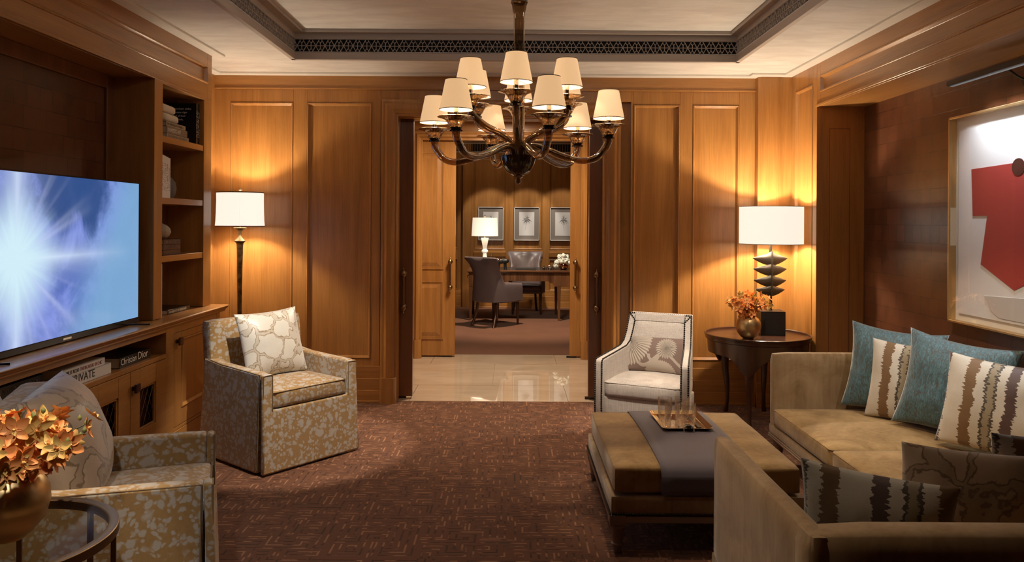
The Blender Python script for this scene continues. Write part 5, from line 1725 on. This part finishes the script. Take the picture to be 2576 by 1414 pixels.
# ------------------------------------------------------------------ study
dk = thing('desk', 'long dark walnut writing desk with arched apron in the study', 'desk', (0.25, 11.85, 0))
b = MB(); b.box(-0.93, 0.93, -0.44, 0.44, 0.735, 0.765); b.box(-0.92, 0.92, -0.43, 0.43, 0.725, 0.737); b.out('desk_top', W['deskx'], dk, bevel=0.006)
b = MB(); b.box(-0.55, 0.62, -0.30, 0.36, 0.7652, 0.7675); b.out('writing_surface', M['cover_black'], dk)
b = MB()
arch = [(-0.48, 0.52), (-0.40, 0.52), (-0.37, 0.57), (-0.33, 0.575), (-0.31, 0.60), (0.31, 0.60), (0.33, 0.575), (0.37, 0.57), (0.40, 0.52), (0.48, 0.52)]
b.prism([(-0.90, 0.52)] + arch + [(0.90, 0.52), (0.90, 0.73), (-0.90, 0.73)], -0.415, -0.385, XZY)
b.prism([(-0.90, 0.52)] + arch + [(0.90, 0.52), (0.90, 0.73), (-0.90, 0.73)], 0.385, 0.415, XZY)
b.box(-0.90, -0.87, -0.41, 0.41, 0.52, 0.73); b.box(0.87, 0.90, -0.41, 0.41, 0.52, 0.73)
b.out('apron', W['desk'], dk, bevel=0.002)
for x in (-0.87, -0.47, 0.47, 0.87):
    for y in (-0.385, 0.385):
        b = MB(); b.prism([(-0.032, -0.032), (0.032, -0.032), (0.032, 0.032), (-0.032, 0.032)], 0, 0.74, Matrix.Translation((x, y, 0)), warp=lambda v: (v[0] * (0.5 if v[2] < 0.1 else 1), v[1] * (0.5 if v[2] < 0.1 else 1), v[2])); b.out('leg', W['desk'], dk, bevel=0.003)
b = MB(); b.tube([(-0.90, -0.1, 0.66), (-0.93, -0.1, 0.66)], 0.008, 8); b.tube([(-0.935, -0.1 + 0.018 * math.cos(R(a)), 0.645 + 0.018 * math.sin(R(a))) for a in range(0, 361, 30)], 0.004, 6, cap=False); b.out('ring_pull', M['brass_dark'], dk, smooth=60)
DZ = 0.766


def study_chair(label, loc, rz, arms=True):
    t = thing('desk_chair', label, 'chair', loc, rz, 'plum-grey leather desk chairs')
    b = MB(); nu, nv = 36, 10

    def pos(u, v_, off):
        a = -1 + 2 * u
        s_ = abs(a)
        th = a * R(118)
        # plan: rounded horseshoe open to -Y
        x = 0.245 * math.copysign(min(1, abs(math.sin(th)) ** 0.75), a) if s_ < 0.763 else 0.245 * math.copysign(1, a)
        y = 0.22 * math.cos(th) if s_ < 0.763 else -0.22 * (s_ - 0.763) / 0.237 * 1.35
        k = max(0.0, min(1.0, (0.62 - s_) / 0.26)); k = k * k * (3 - 2 * k)
        top = 0.625 + 0.36 * k - 0.03 * max(0, (s_ - 0.75) / 0.25)
        z = 0.36 + (top - 0.36) * v_
        h = max(0.0, (z - 0.62) / 0.36)
        fl = h ** 2.2
        x *= 1 - 0.16 * math.sin(PI * min(1, h)) * k + 0.42 * fl
        y += 0.035 * h + 0.075 * fl * abs(x) / 0.25
        nrm = V((math.sin(th), math.cos(th) * 0.9, 0)).normalized() if s_ < 0.763 else V((math.copysign(1, a), 0, 0))
        return V((x, y, z)) + nrm * off
    for off in (-0.028, 0.028):
        b.grid(lambda u, v_: pos(u, v_, off * (1 - 0.35 * v_ ** 6)), nu, nv)
    # close the rim
    rim_o = [pos(i / nu, 1, 0.028 * 0.65) for i in range(nu + 1)]; rim_i = [pos(i / nu, 1, -0.028 * 0.65) for i in range(nu + 1)]
    rim_m = [(p + q) / 2 + V((0, 0, 0.014)) for p, q in zip(rim_o, rim_i)]
    b.add(rim_o + rim_m + rim_i, [(i, i + 1, nu + 1 + i + 1, nu + 1 + i) for i in range(nu)] + [(nu + 1 + i, nu + 2 + i, 2 * nu + 3 + i, 2 * nu + 2 + i) for i in range(nu)])
    for e in (0, 1):
        q = [pos(e, j / nv, 0.028 * (1 - 0.35 * (j / nv) ** 6)) for j in range(nv + 1)]; p = [pos(e, j / nv, -0.028 * (1 - 0.35 * (j / nv) ** 6)) for j in range(nv + 1)]
        b.add(q + p, [(j, j + 1, nv + 1 + j + 1, nv + 1 + j) for j in range(nv)])
    bmesh.ops.remove_doubles(b.bm, verts=b.bm.verts, dist=1e-4)
    b.out('backrest', M['leather'], t, smooth=70)
    b = MB(); b.rbox((0, -0.115, 0.425), (0.212, 0.205, 0.05), 0.03, 8, (0.02, 0.008)); b.out('seat', M['leather'], t, smooth=70)
    b = MB(); b.rbox((0, -0.11, 0.365), (0.212, 0.20, 0.025), 0.012, 3); b.out('seat_rail', M['leather'], t, smooth=50)
    b = MB(); nails(b, [(-0.243, -0.298, 0.348), (0.243, -0.298, 0.348), (0.245, 0.0, 0.348), (0.2, 0.13, 0.348), (0.0, 0.215, 0.348), (-0.2, 0.13, 0.348), (-0.245, 0, 0.348), (-0.243, -0.298, 0.348)], 0.014, 0.005); b.out('nailhead_trim', M['silver'], t)
    for sx in (-1, 1):
        b = MB(); b.tube([(sx * 0.205, -0.265, 0.36), (sx * 0.21, -0.275, 0.0)], [0.026, 0.014], 8); b.out('leg', W['dz'], t, smooth=50)
        b = MB(); b.tube(smooth_path([(sx * 0.155, 0.13, 0.36), (sx * 0.165, 0.155, 0.18), (sx * 0.185, 0.225, 0.0)]), 0.019, 8); b.out('leg', W['dz'], t, smooth=50)
    return t


c1 = study_chair('plum-grey leather desk chair with its back to the door, in front of the desk', (-0.265, 10.93, 0), R(143))
c1.scale = (1.08, 1.08, 1.0)
dup(c1, (0.235, 12.50, 0), R(2), 'plum-grey leather desk chair behind the desk, facing the door')

sl = thing('desk_lamp', 'white hourglass table lamp with cream drum shade on the study desk', 'lamp', (-0.43, 12.02, DZ + 0.0), 0)
b = MB(); b.lathe([(0, 0), (0.062, 0), (0.062, 0.012), (0.052, 0.02), (0.046, 0.06), (0.032, 0.20), (0.03, 0.235), (0.048, 0.25), (0.052, 0.265), (0.048, 0.28), (0.03, 0.295), (0.035, 0.34), (0.052, 0.43), (0.062, 0.475), (0.0, 0.478)], 8); b.out('base', m_shade('white_alabaster_glow', (1.0, 0.86, 0.7), 0.35, (0.8, 0.78, 0.74)), sl, smooth=30)  # base material has a faint emission of its own, so it looks lit
b = MB(); b.tube([(0, 0, 0.47), (0, 0, 0.82)], 0.006, 8); b.lathe([(0, 0.81), (0.012, 0.815), (0.008, 0.835), (0, 0.84)], 10); b.out('stem', M['brass'], sl, smooth=50)
b = MB(); b.lathe([(0.212, 0.505), (0.196, 0.795), (0.1945, 0.795), (0.2105, 0.505)], 48, closed=True); b.out('lamp_shade', M['shade_study'], sl, smooth=40)
light('desk_lamp_bulb', 'POINT', (-0.43, 12.02, DZ + 0.65), 12, SOFT, 0.03)

for i, (x, lab) in enumerate(((-0.37, 'left of three framed palm drawings, partly behind the white desk lamp'), (0.257, 'middle of three framed palm drawings on the study wall'), (0.885, 'right of three framed palm drawings, cut off by the sliding door'))):
    t = thing('framed_drawing', lab, 'picture', (x, YS, 1.465), 0, 'framed palm drawings in the study')
    w2, h2 = 0.222, 0.292
    b = MB()
    for (x0, x1, z0, z1) in ((-w2, w2, h2 - 0.014, h2), (-w2, w2, -h2, -h2 + 0.014), (-w2, -w2 + 0.014, -h2, h2), (w2 - 0.014, w2, -h2, h2)): b.box(x0, x1, -0.04, -0.001, z0, z1)
    b.out('frame', M['pale_frame'], t, bevel=0.002)
    b = MB(); b.box(-w2 + 0.014, w2 - 0.014, -0.018, -0.001, -h2 + 0.014, h2 - 0.014); b.out('mount', M['mat_board'], t)
    b = MB(); b.box(-0.132, 0.132, -0.022, -0.018, -0.205, 0.205); b.out('paper', M['white_paper'], t)
    b = MB(); rr = random.Random(40 + i); cx, cz = rr.uniform(-0.01, 0.03), 0.075
    for k in range(12):
        a = R(20 + k * 30 + rr.uniform(-9, 9)); L = rr.uniform(0.06, 0.09)
        pts = [(cx + L * t_ * math.cos(a), -0.0226, cz + L * t_ * math.sin(a) - 0.035 * t_ * t_ * abs(math.cos(a))) for t_ in (0.12, 0.4, 0.7, 1.0)]
        for (p, q), ww in zip(zip(pts[:-1], pts[1:]), (0.005, 0.008, 0.004)):
            p, q = V(p), V(q); d = (q - p).normalized(); nn = V((-d.z, 0, d.x)) * ww
            b.add([p - nn * 0.6, q - nn * 0.4, q + nn * 0.4, p + nn * 0.6], [(0, 1, 2, 3)])
    b.tube(smooth_path([(cx, -0.0226, cz), (cx - 0.01, -0.0226, 0), (cx + 0.012 * (1 if i == 2 else -3), -0.0226, -0.11)]), 0.0012, 4)
    b.out('palm_drawing', M['ink'], t)

# small things on the desk
sn = thing('glass_sculpture', 'silver and green glass snail-like sculpture on the left of the study desk', 'sculpture', (-0.265, 11.62, DZ))
b = MB(); b.rbox((0, 0, 0.02), (0.07, 0.045, 0.02), 0.004, 3); b.out('base', M['pane'], sn, smooth=40)
b = MB()
for (x, z, r) in ((0.02, 0.085, 0.052), (-0.035, 0.135, 0.042), (0.055, 0.14, 0.035)):
    b.lathe([(0, -r), (r * 0.7, -r * 0.7), (r, 0), (r * 0.7, r * 0.7), (0, r)], 18, (x, 0, z))
b.lathe([(0.02, 0.0), (0.012, 0.03), (0.016, 0.045), (0.006, 0.06), (0.009, 0.075), (0, 0.085)], 12, (-0.045, 0, 0.165)); b.out('body', M['silver'], sn, smooth=80)
b = MB(); b.lathe([(0, -0.03), (0.026, -0.012), (0.026, 0.012), (0, 0.03)], 14, (0.02, -0.045, 0.075)); b.out('green_glass', plain('green_glass', (0.01, 0.12, 0.075), 0.08, coat=0.6), sn, smooth=80)
b = MB()
b.tube(smooth_path([(0.095, 0, 0.125), (0.06, 0, 0.13), (0.0, 0, 0.125), (-0.05, 0, 0.105), (-0.075, 0, 0.06)]), [0.012] + [0.02, 0.024, 0.026, 0.03, 0.033, 0.035, 0.036, 0.036, 0.037, 0.037, 0.037, 0.037, 0.037, 0.036, 0.035, 0.034, 0.034, 0.034, 0.032, 0.03, 0.028, 0.026, 0.024, 0.02, 0.018, 0.014, 0.012, 0.008], 10)
for (x, dx) in ((0.045, 0.012), (0.03, -0.004), (-0.045, -0.012), (-0.055, 0.004)): b.tube([(x, 0, 0.11), (x + dx, 0.0, 0.0)], [0.016, 0.009], 8)
tag(b.out('animal_figurine', M['blackbox'], smooth=70, loc=(-0.14, 11.60, DZ + 0.003)), 'small black animal figurine beside the glass sculpture on the desk', 'figurine')
lp = thing('folio', 'thin closed dark folio lying at the front middle of the study desk', 'folio', (0.215, 11.62, DZ + 0.0018))
b = MB(); b.box(-0.155, 0.155, -0.11, 0.11, 0, 0.008); b.box(-0.155, 0.155, -0.11, 0.11, 0.016, 0.024); b.box(-0.155, 0.155, 0.10, 0.11, 0, 0.024); b.out('cover', M['blackbox'], lp, bevel=0.002)
b = MB(); b.box(-0.15, 0.15, -0.105, 0.10, 0.008, 0.016); b.out('pages', M['ink_grey'], lp)
b = MB(); b.lathe([(0, 0), (0.02, 0), (0.026, 0.015), (0.022, 0.032), (0.01, 0.04), (0.012, 0.05), (0, 0.056)], 16)
tag(b.out('ink_pot', M['amber_dark'], smooth=60, loc=(0.50, 11.72, DZ + 0.0018)), 'small dark round pot on the desk, right of the folio', 'pot')
b = MB(); b.tube([(0.055 * math.cos(R(a)), 0, 0.0 + 0.055 * math.sin(R(a))) for a in range(0, 181, 15)], 0.009, 8); b.lathe([(0, 0), (0.03, 0), (0.032, 0.02), (0.02, 0.032), (0, 0.036)], 14)
tag(b.out('desk_ornament', M['chrome'], smooth=60, loc=(0.595, 11.72, DZ + 0.003)), 'small arched dark metal ornament on the desk between pot and white flowers', 'ornament')
b = MB(); b.lathe([(0, 0), (0.04, 0), (0.065, 0.025), (0.075, 0.06), (0.068, 0.095), (0.056, 0.11), (0.053, 0.11), (0.064, 0.092), (0.07, 0.06), (0.06, 0.028), (0, 0.01)], 32)
tag(b.out('copper_vase', plain('polished_copper', (0.75, 0.38, 0.22), 0.1, metal=1.0), smooth=60, loc=(0.80, 11.68, DZ)), 'small polished copper vase of white flowers on the study desk', 'vase')
rr = random.Random(3)
hm = MB()
for k in range(34):
    d = V((rr.gauss(0, 1), rr.gauss(0, 1), rr.gauss(0, 1))).normalized()
    p = d * 0.034; u = d.orthogonal().normalized() * 0.013; v_ = d.cross(u).normalized() * 0.013
    hm.add([p - u - v_ + d * 0.004, p + u - v_, p + u + v_ + d * 0.004, p - u + v_], [(0, 1, 2, 3)])
hm.lathe([(0, -0.028), (0.02, -0.02), (0.028, 0), (0.02, 0.02), (0, 0.028)], 10)
hd = hm.out('flower_head', M['white_petal'], smooth=180, recalc=False); hme = hd.data
first = True
for (x, y, z) in ((0, 0, 0.17), (-0.06, -0.01, 0.15), (0.055, 0.0, 0.155), (-0.03, -0.05, 0.125), (0.03, -0.05, 0.13), (0.0, 0.05, 0.14), (-0.105, -0.02, 0.115), (0.09, -0.02, 0.11), (-0.115, -0.01, 0.06), (0.0, -0.02, 0.215), (0.05, 0.03, 0.20), (-0.055, 0.02, 0.2)):
    o = hd if first else bpy.data.objects.new('flower_head', hme)
    if not first: COL.objects.link(o)
    first = False
    o.location = (0.80 + x, 11.68 + y, DZ + z); o.rotation_euler = (rr.uniform(0, 6), rr.uniform(0, 6), 0); k = rr.uniform(0.9, 1.2); o.scale = (k, k, k)
    tag(o, 'frilly white flower head in the small copper vase on the study desk', 'flower', 'white flowers in the copper vase')
bpy.context.view_layer.update()
